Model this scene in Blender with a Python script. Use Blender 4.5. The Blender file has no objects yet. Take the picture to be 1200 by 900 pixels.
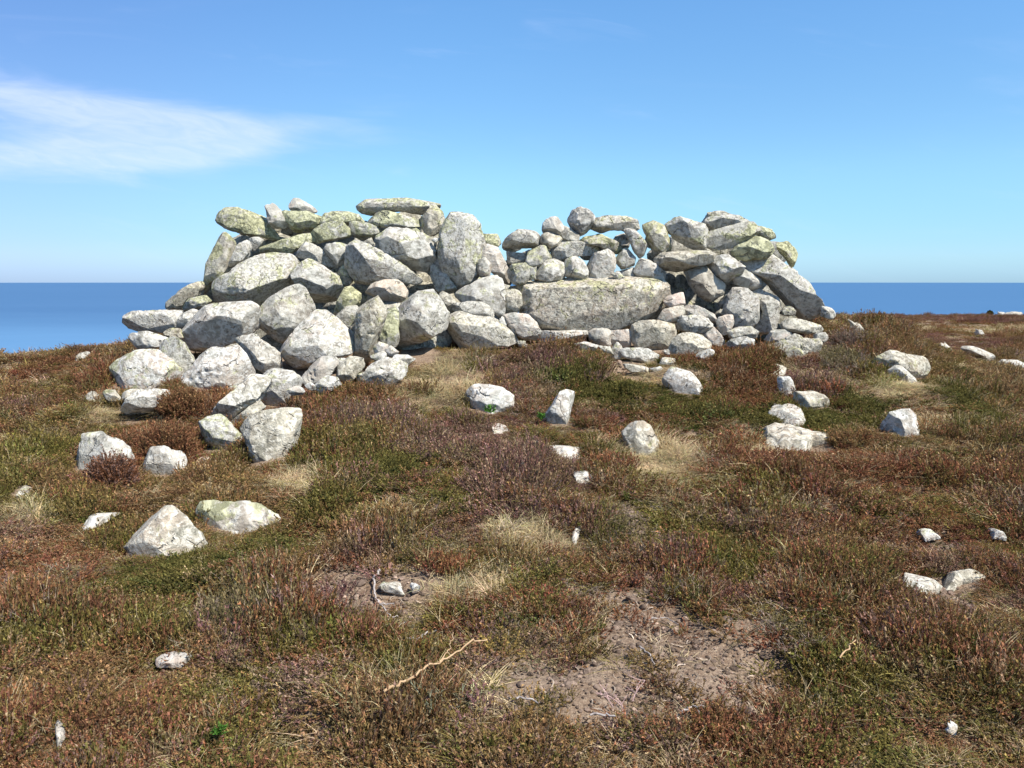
import bpy, bmesh, math, random
import numpy as np
from mathutils import Vector

# ------------------------------------------------------------------ camera, sky, sun, exposure
scene = bpy.context.scene
COL = scene.collection
R = math.radians
EYE = np.array([0.0, 0.0, 1.6])
PITCH = R(7.43)
F = 924.0                     # focal length in pixels of the 1200 x 900 photograph
cam_d = bpy.data.cameras.new('camera')
cam_d.sensor_width = 36.0
cam_d.lens = 36.0 * F / 1200.0
cam_d.clip_start = 0.05
cam_d.clip_end = 200000.0
cam = bpy.data.objects.new('camera', cam_d)
COL.objects.link(cam)
cam.location = EYE
cam.rotation_euler = (R(90) - PITCH, 0, 0)
scene.camera = cam

SUN_EL, SUN_AZ = R(52), R(128)           # azimuth clockwise from +Y (the view direction)
sun_dir = Vector((math.sin(SUN_AZ) * math.cos(SUN_EL), math.cos(SUN_AZ) * math.cos(SUN_EL), math.sin(SUN_EL)))
sun_l = bpy.data.lights.new('sun', 'SUN')
sun_l.energy = 5.0
sun_l.angle = R(0.53)
sun_l.color = (1.0, 0.955, 0.89)
sun = bpy.data.objects.new('sun', sun_l)
COL.objects.link(sun)
sun.location = (8, -8, 20)
sun.rotation_euler = (-sun_dir).to_track_quat('-Z', 'Y').to_euler()

scene.view_settings.view_transform = 'Standard'
scene.view_settings.look = 'None'
scene.view_settings.gamma = 1.0
scene.view_settings.use_curve_mapping = False
scene.view_settings.exposure = 0.77

world = bpy.data.worlds.new('World')
scene.world = world
world.use_nodes = True


class NT:
    """small helper to write node trees"""
    def __init__(self, tree):
        self.t = tree
        tree.nodes.clear()

    def n(self, kind, **kw):
        nd = self.t.nodes.new(kind)
        for k, v in kw.items():
            setattr(nd, k, v)
        return nd

    def link(self, a, b):
        self.t.links.new(a, b)

    def put(self, sock, v):
        if hasattr(v, 'is_output') or isinstance(v, bpy.types.NodeSocket):
            self.t.links.new(v, sock)
        elif v is not None:
            sock.default_value = v

    def math(self, op, a, b=None, c=None, clamp=False):
        nd = self.n('ShaderNodeMath', operation=op, use_clamp=clamp)
        self.put(nd.inputs[0], a)
        if b is not None:
            self.put(nd.inputs[1], b)
        if c is not None:
            self.put(nd.inputs[2], c)
        return nd.outputs[0]

    def mix(self, fac, a, b, mode='MIX'):
        nd = self.n('ShaderNodeMix', data_type='RGBA', blend_type=mode, clamp_factor=True)
        self.put(nd.inputs[0], fac)
        for i, v in ((6, a), (7, b)):
            if isinstance(v, tuple):
                v = (v[0], v[1], v[2], 1.0)
            self.put(nd.inputs[i], v)
        return nd.outputs[2]

    def smooth(self, v, lo, hi, a=0.0, b=1.0):
        nd = self.n('ShaderNodeMapRange', interpolation_type='SMOOTHSTEP')
        self.put(nd.inputs[0], v)
        self.put(nd.inputs[1], lo)
        self.put(nd.inputs[2], hi)
        self.put(nd.inputs[3], a)
        self.put(nd.inputs[4], b)
        return nd.outputs[0]

    def noise(self, vec, scale, detail=3.0, rough=0.55, dist=0.0):
        nd = self.n('ShaderNodeTexNoise')
        self.put(nd.inputs['Vector'], vec)
        nd.inputs['Scale'].default_value = scale
        nd.inputs['Detail'].default_value = detail
        nd.inputs['Roughness'].default_value = rough
        nd.inputs['Distortion'].default_value = dist
        return nd.outputs['Fac']


def build_world():
    w = NT(world.node_tree)
    out = w.n('ShaderNodeOutputWorld')
    bg = w.n('ShaderNodeBackground')
    sky = w.n('ShaderNodeTexSky', sky_type='NISHITA')
    sky.sun_disc = False
    sky.sun_elevation = SUN_EL
    sky.sun_rotation = SUN_AZ
    sky.altitude = 100.0
    sky.air_density = 1.0
    sky.dust_density = 0.3
    sky.ozone_density = 2.0
    geo = w.n('ShaderNodeTexCoord')
    sep = w.n('ShaderNodeSeparateXYZ')
    w.link(geo.outputs['Generated'], sep.inputs[0])
    x, y, z = sep.outputs
    # bluer and brighter overhead than the plain model, paler to the horizon
    ramp = w.n('ShaderNodeValToRGB')
    ramp.color_ramp.interpolation = 'EASE'
    el = ramp.color_ramp.elements
    el[0].position, el[0].color = 0.0, SKY_LOW
    el[1].position, el[1].color = 0.36, SKY_HIGH
    e = el.new(0.035); e.color = SKY_BAND
    e = el.new(0.14); e.color = SKY_MID
    w.link(z, ramp.inputs[0])
    col = w.mix(1.0, sky.outputs[0], ramp.outputs[0], 'MULTIPLY')
    ys = w.math('MAXIMUM', y, 0.05)
    u = w.math('DIVIDE', x, ys)
    v = w.math('DIVIDE', z, ys)
    # a little deeper away from the sun's side
    col = w.mix(w.smooth(u, 0.0, -0.7), col, w.mix(1.0, col, (0.88, 0.77, 0.84), 'MULTIPLY'))
    # thin cirrus, by direction

    def blob(cu, cv, ru, rv, slope):
        a = w.math('DIVIDE', w.math('SUBTRACT', u, cu), ru)
        vv = w.math('SUBTRACT', w.math('SUBTRACT', v, cv), w.math('MULTIPLY', w.math('SUBTRACT', u, cu), slope))
        b = w.math('DIVIDE', vv, rv)
        d2 = w.math('ADD', w.math('MULTIPLY', a, a), w.math('MULTIPLY', b, b))
        return w.math('POWER', 2.718, w.math('MULTIPLY', d2, -1.0))
    m = w.math('MULTIPLY', blob(-0.64, 0.225, 0.15, 0.026, -0.10), 1.0)
    for args, k in (((-0.44, 0.200, 0.18, 0.022, -0.12), 0.95), ((-0.27, 0.190, 0.10, 0.016, 0.02), 0.62), ((-0.18, 0.195, 0.05, 0.012, 0.05), 0.28),
                    ((-0.62, 0.152, 0.16, 0.022, 0.02), 1.1), ((-0.43, 0.152, 0.10, 0.024, 0.03), 1.0), ((-0.36, 0.165, 0.07, 0.020, 0.1), 0.6),
                    ((-0.50, 0.180, 0.13, 0.032, -0.05), 0.75)):
        m = w.math('ADD', m, w.math('MULTIPLY', blob(*args), k))
    comb = w.n('ShaderNodeCombineXYZ')
    w.put(comb.inputs[0], w.math('MULTIPLY', u, 5.0))
    w.put(comb.inputs[1], w.math('MULTIPLY', w.math('ADD', v, w.math('MULTIPLY', u, 0.12)), 26.0))
    n1 = w.noise(comb.outputs[0], 1.0, 6.0, 0.55, 0.7)
    comb3 = w.n('ShaderNodeCombineXYZ')
    w.put(comb3.inputs[0], w.math('MULTIPLY', u, 16.0))
    w.put(comb3.inputs[1], w.math('MULTIPLY', w.math('ADD', v, w.math('MULTIPLY', u, 0.2)), 70.0))
    n1b = w.noise(comb3.outputs[0], 1.0, 5.0, 0.6, 1.2)
    cl = w.math('MULTIPLY', w.smooth(w.math('ADD', m, w.math('MULTIPLY', w.math('SUBTRACT', n1, 0.5), 2.0)), 0.10, 1.45), w.smooth(n1b, 0.2, 0.8, 0.6, 1.0))
    cl = w.math('MULTIPLY', cl, 0.58)
    # very faint veil elsewhere
    comb2 = w.n('ShaderNodeCombineXYZ')
    w.put(comb2.inputs[0], w.math('MULTIPLY', u, 1.6))
    w.put(comb2.inputs[1], w.math('MULTIPLY', v, 9.0))
    n2 = w.noise(comb2.outputs[0], 1.3, 5.0, 0.6, 0.4)
    cl = w.math('ADD', cl, w.smooth(n2, 0.55, 0.9, 0.0, 0.10))
    col = w.mix(cl, col, CLOUD)
    w.link(col, bg.inputs[0])
    bg.inputs[1].default_value = 0.075
    w.link(bg.outputs[0], out.inputs[0])


SKY_LOW = (0.58, 0.95, 1.62, 1)
SKY_BAND = (0.68, 1.02, 1.5, 1)
SKY_MID = (0.86, 1.2, 1.4, 1)
SKY_HIGH = (0.90, 1.34, 1.62, 1)
CLOUD = (7.2, 7.9, 10.4)
build_world()

# ------------------------------------------------------------------ numeric helpers
RNG = np.random.default_rng(7)
random.seed(7)
FWD = np.array([0, math.cos(PITCH), -math.sin(PITCH)])
UPV = np.array([0, math.sin(PITCH), math.cos(PITCH)])
RGT = np.array([1.0, 0, 0])


def at(px, row, Y):
    """the point of the place seen at a pixel of the photograph, Y metres in front of the camera"""
    px = np.asarray(px, float); row = np.asarray(row, float)
    d = RGT * ((px - 600) / F)[..., None] + UPV * ((450 - row) / F)[..., None] + FWD
    return EYE + d * (np.asarray(Y, float) / d[..., 1])[..., None]


def hash3(ix, iy, iz, seed):
    h = (ix * 374761393 + iy * 668265263 + iz * 2147483647 + seed * 1274126177) & 0xFFFFFFFF
    h = ((h ^ (h >> 13)) * 1274126177) & 0xFFFFFFFF
    h = h ^ (h >> 16)
    return (h & 0xFFFF) / 32767.5 - 1.0


def vnoise(P, seed=0):
    I = np.floor(P).astype(np.int64)
    f = P - I
    f = f * f * f * (f * (f * 6 - 15) + 10)
    x, y, z = I[:, 0], I[:, 1], I[:, 2]
    r = 0
    for dx in (0, 1):
        wx = f[:, 0] if dx else 1 - f[:, 0]
        for dy in (0, 1):
            wy = f[:, 1] if dy else 1 - f[:, 1]
            for dz in (0, 1):
                wz = f[:, 2] if dz else 1 - f[:, 2]
                r = r + wx * wy * wz * hash3(x + dx, y + dy, z + dz, seed)
    return r


def fbm(P, freq, octaves=3, seed=0, gain=0.5):
    a, s, r = 1.0, 0.0, 0
    for o in range(octaves):
        r = r + a * vnoise(P * freq + 17.3 * o, seed + o * 31)
        s += a
        a *= gain
        freq *= 2.03
    return r / s


def sstep(a, b, x):
    t = np.clip((x - a) / (b - a), 0, 1)
    return t * t * (3 - 2 * t)


def mesh_obj(name, verts, faces, mat=None, smooth=True, parent=None):
    """faces: (n,3) or (n,4) int array, or a list of arrays"""
    me = bpy.data.meshes.new(name)
    verts = np.asarray(verts, np.float32)
    fl = faces if isinstance(faces, list) else [faces]
    fl = [np.asarray(f, np.int32) for f in fl if len(f)]
    loops = np.concatenate([f.ravel() for f in fl])
    counts = np.concatenate([np.full(len(f), f.shape[1], np.int32) for f in fl])
    starts = np.concatenate([[0], np.cumsum(counts)[:-1]]).astype(np.int32)
    me.vertices.add(len(verts))
    me.vertices.foreach_set('co', verts.ravel())
    me.loops.add(len(loops))
    me.loops.foreach_set('vertex_index', loops)
    me.polygons.add(len(counts))
    me.polygons.foreach_set('loop_start', starts)
    me.polygons.foreach_set('loop_total', counts)
    me.update(calc_edges=True)
    me.polygons.foreach_set('use_smooth', np.full(len(counts), smooth, bool))
    if mat:
        me.materials.append(mat)
    o = bpy.data.objects.new(name, me)
    COL.objects.link(o)
    if parent:
        o.parent = parent
    return o


def tag(o, label=None, cat=None, group=None, kind=None):
    for k, v in (('label', label), ('category', cat), ('group', group), ('kind', kind)):
        if v:
            o[k] = v
    return o


def new_mat(name):
    m = bpy.data.materials.new(name)
    m.use_nodes = True
    return m, NT(m.node_tree)


# ------------------------------------------------------------------ the lie of the land
TY = np.array([-12, 0, 3.3, 4.2, 5.0, 6.0, 6.9, 7.55, 8.3, 9.3, 10.4, 11.2, 12.2])
TZ = np.array([-.05, 0, .0, .04, .10, .20, .31, .44, .60, .82, .92, .95, .9])
_yy = np.linspace(-12, 12.2, 500)
_zz = np.interp(_yy, TY, TZ)
_k = np.exp(-0.5 * (np.arange(-14, 15) / 5.0) ** 2); _k /= _k.sum()
_zz = np.convolve(np.pad(_zz, 14, mode='edge'), _k, mode='valid')
RY = [8, 11, 12.5, 14, 20, 30, 45, 60, 80, 110, 118, 128, 200, 400]
RZ = [1.0, .95, .45, .0, -.75, -1.25, -1.75, -2.1, -2.45, -3.15, -4.0, -8, -97, -102]
LY = [8, 10, 11.2, 12.5, 14, 20, 30, 60, 130, 400]
LZ = [.4, .25, .0, -.3, -.8, -2.6, -6, -20, -98, -102]


def ground_base(x, y):
    x = np.asarray(x, float); y = np.asarray(y, float)
    near = np.interp(y, _yy, _zz)
    # the mound falls away to the right and, less, to the left
    rr = np.clip(x - 3.9 - 0.05 * np.clip(y - 8, 0, 4), 0, None)
    near = near - sstep(5.0, 9.0, y) * 0.185 * rr ** 1.25
    near = near + 0.22 * np.exp(-((x - 4.7) / 0.9) ** 2 - ((y - 10.7) / 1.2) ** 2)
    ll = np.clip(-x - 4.0, 0, None)
    near = near - sstep(4.0, 9.0, y) * 0.075 * ll ** 1.15
    near = near - sstep(9.0, 11.2, y) * sstep(-3.6, -6.0, x) * 0.25
    # a low hummock under the wall
    near = near + 0.02 * np.exp(-((x - 0.6) / 1.6) ** 2 - ((y - 8.6) / 0.8) ** 2)
    k = x / np.maximum(y, 1.0)
    wr = sstep(0.05, 0.30, k)
    far = wr * np.interp(y, RY, RZ) + (1 - wr) * np.interp(y, LY, LZ)
    t = sstep(11.0, 13.0, y)
    z = near * (1 - t) + far * t
    side = np.maximum(np.clip(np.abs(x) - 14, 0, None) * 0.16 * (1 - wr * t),
                      np.clip(np.abs(x) - 110, 0, None) * 1.3)
    z = z - side - np.clip(-y - 12, 0, None) * 0.3
    return np.maximum(z, -103)


def ground(x, y):
    x = np.atleast_1d(np.asarray(x, float)); y = np.atleast_1d(np.asarray(y, float))
    P = np.stack([x, y, np.zeros_like(x)], -1)
    z = ground_base(x, y)
    d = np.hypot(x, y)
    amp = 0.045 * np.clip(d / 3.0, 0.7, 6.0)
    fr = 1.0 / np.clip(d / 9.0, 1.0, 12.0)
    z = z + 0.085 * fbm(P, 1.7, 3, 5) + 0.028 * fbm(P, 4.2, 2, 33) + 0.03 * fbm(P, 0.6, 2, 9)
    z = z + sstep(16, 40, d) * 0.25 * fbm(P, 0.22, 4, 21)
    return z


def hit(px, row, lift=0.03):
    """where the sight line through a pixel meets the ground"""
    Y = np.concatenate([np.arange(1.5, 14, 0.02), np.arange(14, 125, 0.1)])
    p = at(np.full(len(Y), px), np.full(len(Y), row), Y)
    below = p[:, 2] < ground(p[:, 0], p[:, 1]) + lift
    i = int(np.argmax(below)) if below.any() else len(Y) - 1
    return p[i]


# ------------------------------------------------------------------ materials
def make_ground_mat():
    m, w = new_mat('heath_soil')
    out = w.n('ShaderNodeOutputMaterial')
    b = w.n('ShaderNodeBsdfPrincipled')
    pos = w.n('ShaderNodeNewGeometry').outputs['Position']
    n1 = w.noise(pos, 1.1, 5.0, 0.6)
    n2 = w.noise(pos, 9.0, 5.0, 0.65)
    n3 = w.noise(pos, 70.0, 4.0, 0.7)
    n4 = w.noise(pos, 0.10, 4.0, 0.6)
    c = w.mix(w.smooth(n1, 0.4, 0.62), (0.160, 0.102, 0.065), (0.229, 0.162, 0.109))
    c = w.mix(w.smooth(n2, 0.35, 0.7), c, (0.266, 0.193, 0.137))
    c = w.mix(w.smooth(n3, 0.48, 0.75), c, (0.398, 0.311, 0.213))
    c = w.mix(w.smooth(n3, 0.46, 0.30), c, (0.077, 0.049, 0.034))
    c = w.mix(w.smooth(n4, 0.52, 0.62, 0.0, 0.3), c, (0.306, 0.256, 0.110))
    w.link(c, b.inputs['Base Color'])
    b.inputs['Roughness'].default_value = 0.95
    b.inputs['Specular IOR Level'].default_value = 0.1
    bm = w.n('ShaderNodeBump')
    bm.inputs['Strength'].default_value = 0.9
    bm.inputs['Distance'].default_value = 0.03
    w.put(bm.inputs['Height'], w.math('ADD', w.noise(pos, 28.0, 5.0, 0.65), w.math('MULTIPLY', n3, 0.5)))
    w.link(bm.outputs[0], b.inputs['Normal'])
    w.link(b.outputs[0], out.inputs[0])
    return m


def make_rock_mat():
    """weathered granite under crusts of lichen; each stone's object colour sets
    r = yellow-green lichen, g = dark mottling, b = warmth, a = paleness"""
    m, w = new_mat('lichened_granite')
    out = w.n('ShaderNodeOutputMaterial')
    b = w.n('ShaderNodeBsdfPrincipled')
    tc = w.n('ShaderNodeTexCoord')
    oi = w.n('ShaderNodeObjectInfo')
    va = w.n('ShaderNodeVectorMath', operation='ADD')
    vs = w.n('ShaderNodeVectorMath', operation='SCALE')
    cmb = w.n('ShaderNodeCombineXYZ')
    for i in range(3):
        w.link(oi.outputs['Random'], cmb.inputs[i])
    w.link(cmb.outputs[0], vs.inputs[0]); vs.inputs['Scale'].default_value = 57.0
    rs = w.n('ShaderNodeVectorMath', operation='SCALE')
    w.link(tc.outputs['Object'], rs.inputs[0])
    w.put(rs.inputs['Scale'], w.math('ADD', 0.65, w.math('MULTIPLY', w.math('FRACT', w.math('MULTIPLY', oi.outputs['Random'], 7.31)), 0.95)))
    w.link(rs.outputs[0], va.inputs[0]); w.link(vs.outputs[0], va.inputs[1])
    P = va.outputs[0]
    sc = w.n('ShaderNodeSeparateColor')
    w.link(oi.outputs['Color'], sc.inputs[0])
    lich, mott, warm = sc.outputs[0], sc.outputs[1], sc.outputs[2]
    pale = oi.outputs['Alpha']
    n_big = w.noise(P, 3.0, 4.0, 0.6, 0.4)
    n_mid = w.noise(P, 11.0, 5.0, 0.65, 0.3)
    n_blot = w.noise(P, 20.0, 3.0, 0.6, 0.8)
    n_fine = w.noise(P, 75.0, 4.0, 0.7)
    n_dark = w.noise(P, 26.0, 5.0, 0.7, 0.5)
    n_l1 = w.noise(P, 5.5, 4.0, 0.62, 0.6)
    n_l2 = w.noise(P, 30.0, 4.0, 0.7)
    c = w.mix(w.smooth(n_mid, 0.36, 0.66), (0.198, 0.190, 0.157), (0.548, 0.530, 0.454))
    c = w.mix(w.smooth(n_big, 0.50, 0.72, 0.0, 0.7), c, (0.365, 0.351, 0.292))
    c = w.mix(w.math('MULTIPLY', w.smooth(n_big, 0.55, 0.38), warm), c, (0.534, 0.415, 0.331))
    c = w.mix(w.math('MULTIPLY', w.smooth(n_l1, 0.40, 0.60), w.math('MULTIPLY', warm, 0.8)), c, (0.593, 0.469, 0.369))
    # pale crustose lichen
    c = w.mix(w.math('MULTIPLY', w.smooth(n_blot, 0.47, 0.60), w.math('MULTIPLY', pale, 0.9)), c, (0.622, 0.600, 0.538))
    # yellow green lichen, more of it on upper faces
    nz = w.n('ShaderNodeSeparateXYZ')
    w.link(w.n('ShaderNodeNewGeometry').outputs['Normal'], nz.inputs[0])
    lev = w.math('ADD', w.math('ADD', n_l1, w.math('MULTIPLY', w.math('SUBTRACT', n_l2, 0.5), 0.5)),
                 w.math('MULTIPLY', nz.outputs[2], 0.06))
    thr = w.math('SUBTRACT', 0.715, w.math('MULTIPLY', lich, 0.38))
    c = w.mix(w.smooth(w.math('SUBTRACT', lev, thr), 0.0, 0.11, 0.0, 0.85), c,
              w.mix(w.smooth(n_blot, 0.40, 0.62), (0.210, 0.213, 0.111), (0.515, 0.508, 0.296)))
    # dark mottling: grey-black lichens and weathered mineral grain
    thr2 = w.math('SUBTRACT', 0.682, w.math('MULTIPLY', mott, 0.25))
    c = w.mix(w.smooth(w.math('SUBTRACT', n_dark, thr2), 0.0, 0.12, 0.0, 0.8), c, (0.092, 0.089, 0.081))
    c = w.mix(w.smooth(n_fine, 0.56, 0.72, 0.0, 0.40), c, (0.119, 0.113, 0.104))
    c = w.mix(w.smooth(n_fine, 0.44, 0.30, 0.0, 0.32), c, (0.622, 0.605, 0.571))
    # each stone has its own tone, and a few cracks
    tone = w.math('FRACT', w.math('MULTIPLY', oi.outputs['Random'], 13.77))
    c = w.mix(w.smooth(tone, 0.0, 1.0, 0.0, 0.34), c, w.mix(1.0, c, (0.620, 0.600, 0.550), 'MULTIPLY'))
    tone2 = w.math('FRACT', w.math('MULTIPLY', oi.outputs['Random'], 29.3))
    c = w.mix(w.smooth(tone2, 0.5, 1.0, 0.0, 0.6), c, w.mix(1.0, c, (1.0, 0.94, 0.80), 'MULTIPLY'))
    dv = w.n('ShaderNodeVectorMath', operation='ADD')
    nz3 = w.n('ShaderNodeTexNoise'); nz3.inputs['Scale'].default_value = 6.0; nz3.inputs['Detail'].default_value = 4.0
    w.link(P, nz3.inputs['Vector'])
    sc3 = w.n('ShaderNodeVectorMath', operation='SCALE'); w.link(nz3.outputs['Color'], sc3.inputs[0]); sc3.inputs['Scale'].default_value = 0.25
    w.link(P, dv.inputs[0]); w.link(sc3.outputs[0], dv.inputs[1])
    vor = w.n('ShaderNodeTexVoronoi', feature='DISTANCE_TO_EDGE'); vor.inputs['Scale'].default_value = 2.6
    w.link(dv.outputs[0], vor.inputs['Vector'])
    crack = w.math('MULTIPLY', w.smooth(vor.outputs['Distance'], 0.022, 0.0), w.smooth(n_l1, 0.46, 0.60))
    c = w.mix(w.math('MULTIPLY', crack, 0.75), c, (0.090, 0.085, 0.075))
    w.link(c, b.inputs['Base Color'])
    b.inputs['Roughness'].default_value = 0.92
    b.inputs['Specular IOR Level'].default_value = 0.15
    bm = w.n('ShaderNodeBump')
    bm.inputs['Strength'].default_value = 0.8
    bm.inputs['Distance'].default_value = 0.03
    h = w.math('ADD', w.math('MULTIPLY', n_mid, 0.9), w.math('MULTIPLY', n_fine, 0.28))
    h = w.math('ADD', h, w.math('MULTIPLY', n_dark, 0.5))
    h = w.math('SUBTRACT', h, w.math('MULTIPLY', crack, 0.7))
    w.put(bm.inputs['Height'], h)
    w.link(bm.outputs[0], b.inputs['Normal'])
    w.link(b.outputs[0], out.inputs[0])
    return m


def make_plant_mat(name, attr_type, vary=0.5):
    m, w = new_mat(name)
    out = w.n('ShaderNodeOutputMaterial')
    at_ = w.n('ShaderNodeAttribute', attribute_type=attr_type, attribute_name='tint')
    sh = w.n('ShaderNodeAttribute', attribute_type='GEOMETRY', attribute_name='shade')
    pos = w.n('ShaderNodeNewGeometry').outputs['Position']
    n = w.noise(pos, 60.0, 3.0, 0.7)
    k = w.math('MULTIPLY', sh.outputs['Fac'], w.smooth(n, 0.25, 0.75, 1 - vary, 1 + vary))
    vm = w.n('ShaderNodeVectorMath', operation='SCALE')
    w.link(at_.outputs['Vector'], vm.inputs[0]); w.put(vm.inputs['Scale'], k)
    d = w.n('ShaderNodeBsdfDiffuse')
    t = w.n('ShaderNodeBsdfTranslucent')
    w.link(vm.outputs[0], d.inputs[0]); w.link(vm.outputs[0], t.inputs[0])
    mx = w.n('ShaderNodeMixShader'); mx.inputs[0].default_value = 0.35
    w.link(d.outputs[0], mx.inputs[1]); w.link(t.outputs[0], mx.inputs[2])
    w.link(mx.outputs[0], out.inputs[0])
    return m


def make_wood_mat(name, a, b_, scale=30):
    m, w = new_mat(name)
    out = w.n('ShaderNodeOutputMaterial')
    b = w.n('ShaderNodeBsdfPrincipled')
    tc = w.n('ShaderNodeTexCoord')
    n = w.noise(tc.outputs['Object'], scale, 5.0, 0.7, 0.5)
    w.link(w.mix(w.smooth(n, 0.35, 0.65), a, b_), b.inputs['Base Color'])
    b.inputs['Roughness'].default_value = 0.85
    bm = w.n('ShaderNodeBump'); bm.inputs['Strength'].default_value = 0.5; bm.inputs['Distance'].default_value = 0.004
    w.put(bm.inputs['Height'], n); w.link(bm.outputs[0], b.inputs['Normal'])
    w.link(b.outputs[0], out.inputs[0])
    return m


def make_sea_mat():
    m, w = new_mat('sea_water')
    out = w.n('ShaderNodeOutputMaterial')
    b = w.n('ShaderNodeBsdfPrincipled')
    pos = w.n('ShaderNodeNewGeometry').outputs['Position']
    mp = w.n('ShaderNodeMapping'); w.link(pos, mp.inputs[0])
    mp.inputs['Scale'].default_value = (0.00035, 0.0011, 1)
    n = w.noise(mp.outputs[0], 1.0, 5.0, 0.55, 0.6)
    mp2 = w.n('ShaderNodeMapping'); w.link(pos, mp2.inputs[0])
    mp2.inputs['Scale'].default_value = (0.02, 0.012, 1)
    n2 = w.noise(mp2.outputs[0], 1.0, 6.0, 0.65)
    # water nearer the shore is paler than the open water
    sp = w.n('ShaderNodeSeparateXYZ'); w.link(pos, sp.inputs[0])
    near = w.smooth(w.math('ADD', sp.outputs[1], w.math('MULTIPLY', n, 900.0)), 1300.0, 3300.0)
    c = w.mix(near, SEA_NEAR, SEA_FAR)
    c = w.mix(w.smooth(n, 0.35, 0.7, 0.0, 0.35), c, (0.037, 0.104, 0.207))
    c = w.mix(w.smooth(n2, 0.5, 0.75, 0.0, 0.25), c, (0.074, 0.163, 0.281))
    w.link(c, b.inputs['Base Color'])
    b.inputs['Roughness'].default_value = 0.5
    b.inputs['Specular IOR Level'].default_value = 0.12
    bm = w.n('ShaderNodeBump'); bm.inputs['Strength'].default_value = 0.35; bm.inputs['Distance'].default_value = 1.0
    w.put(bm.inputs['Height'], n2); w.link(bm.outputs[0], b.inputs['Normal'])
    w.link(b.outputs[0], out.inputs[0])
    return m


SEA_NEAR = (0.092, 0.204, 0.340)
SEA_FAR = (0.049, 0.122, 0.233)
M_GROUND = make_ground_mat()
M_ROCK = make_rock_mat()
M_PLANT = make_plant_mat('heath_foliage', 'INSTANCER')
M_PLANT_OBJ = make_plant_mat('heath_foliage_bush', 'GEOMETRY')
M_SEA = make_sea_mat()
M_STICK = make_wood_mat('peeled_stick', (0.30, 0.185, 0.095), (0.46, 0.31, 0.17))
M_ROOT = make_wood_mat('bleached_root', (0.20, 0.165, 0.145), (0.42, 0.37, 0.33))

# ------------------------------------------------------------------ sea and ground sheets


def build_sea():
    rs = np.array([60, 200, 500, 1000, 2000, 4000, 8000, 16000, 32000, 60000.0])
    n = 96
    a = np.linspace(0, 2 * math.pi, n, endpoint=False)
    V = [[0, 0, 0]]
    for r in rs:
        for t in a:
            V.append([r * math.cos(t), r * math.sin(t), 0])
    tri = [[0, 1 + i, 1 + (i + 1) % n] for i in range(n)]
    q = []
    for k in range(len(rs) - 1):
        for i in range(n):
            q.append([1 + k * n + i, 1 + (k + 1) * n + i, 1 + (k + 1) * n + (i + 1) % n, 1 + k * n + (i + 1) % n])
    o = mesh_obj('sea', V, [np.array(tri), np.array(q)], M_SEA)
    o.location = (0, 0, -95)
    tag(o, kind='structure')


def graded(a, b, fine, growth, lim):
    out = [0.0]
    s = fine
    while out[-1] < lim:
        out.append(out[-1] + s)
        if out[-1] > b:
            s *= growth
    return np.array(out)


def build_ground():
    xs = graded(0, 8.0, 0.05, 1.06, 330)
    xs = np.concatenate([-xs[::-1][:-1], xs])
    yp = graded(0, 13.5, 0.05, 1.045, 400)
    yn = graded(0, 1.0, 0.1, 1.12, 330)
    ys = np.concatenate([-yn[::-1][:-1], yp])
    X, Y = np.meshgrid(xs, ys)
    Z = ground(X.ravel(), Y.ravel())
    V = np.stack([X.ravel(), Y.ravel(), Z], -1)
    nx, ny = len(xs), len(ys)
    i = np.arange(nx - 1)[None, :] + nx * np.arange(ny - 1)[:, None]
    q = np.stack([i, i + 1, i + nx + 1, i + nx], -1).reshape(-1, 4)
    o = mesh_obj('ground', V, q, M_GROUND)
    tag(o, kind='structure')


build_sea()
build_ground()

# ------------------------------------------------------------------ stones
ICO = {}
for lv in (4, 5, 6):
    bm = bmesh.new()
    bmesh.ops.create_icosphere(bm, subdivisions=lv, radius=1.0)
    ICO[lv] = (np.array([v.co[:] for v in bm.verts]), np.array([[v.index for v in f.verts] for f in bm.faces]))
    bm.free()

TAGS = {'A': (140, 230, 6), 'B': (300, 230, 6), 'C': (420, 230, 6), 'D': (580, 235, 6), 'E': (760, 235, 6),
        'F': (800, 300, 6), 'G': (90, 360, 6), 'H': (250, 350, 6), 'I': (400, 310, 6), 'J': (570, 340, 6),
        'K': (700, 330, 6), 'L': (60, 450, 6), 'M': (200, 430, 6), 'N': (1000, 360, 6), 'O': (860, 400, 6),
        'P': (60, 540, 4), 'Q': (500, 420, 10 / 3), 'R': (900, 560, 2.8125), 'T': (0, 700, 3.529), 'X': (0, 0, 1)}


def poly(tagname, s):
    ox, oy, k = TAGS[tagname]
    return np.array([[ox + float(a) / k, oy + float(b) / k] for a, b in (t.split(',') for t in s.split())])


def y_face(px, row):
    """how far in front of the camera the outer face of the pile stands"""
    left = np.interp(row, [240, 300, 350, 400, 440, 470, 500, 540, 600], [9.55, 9.3, 9.0, 8.55, 8.05, 7.55, 6.9, 6.1, 5.0])
    mid = np.interp(row, [240, 300, 350, 400, 420, 440], [9.62, 9.5, 9.35, 9.2, 8.9, 8.5])
    t = float(sstep(430, 600, px))
    return left * (1 - t) + mid * t


STONES = []      # plan footprints, for the plants


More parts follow.
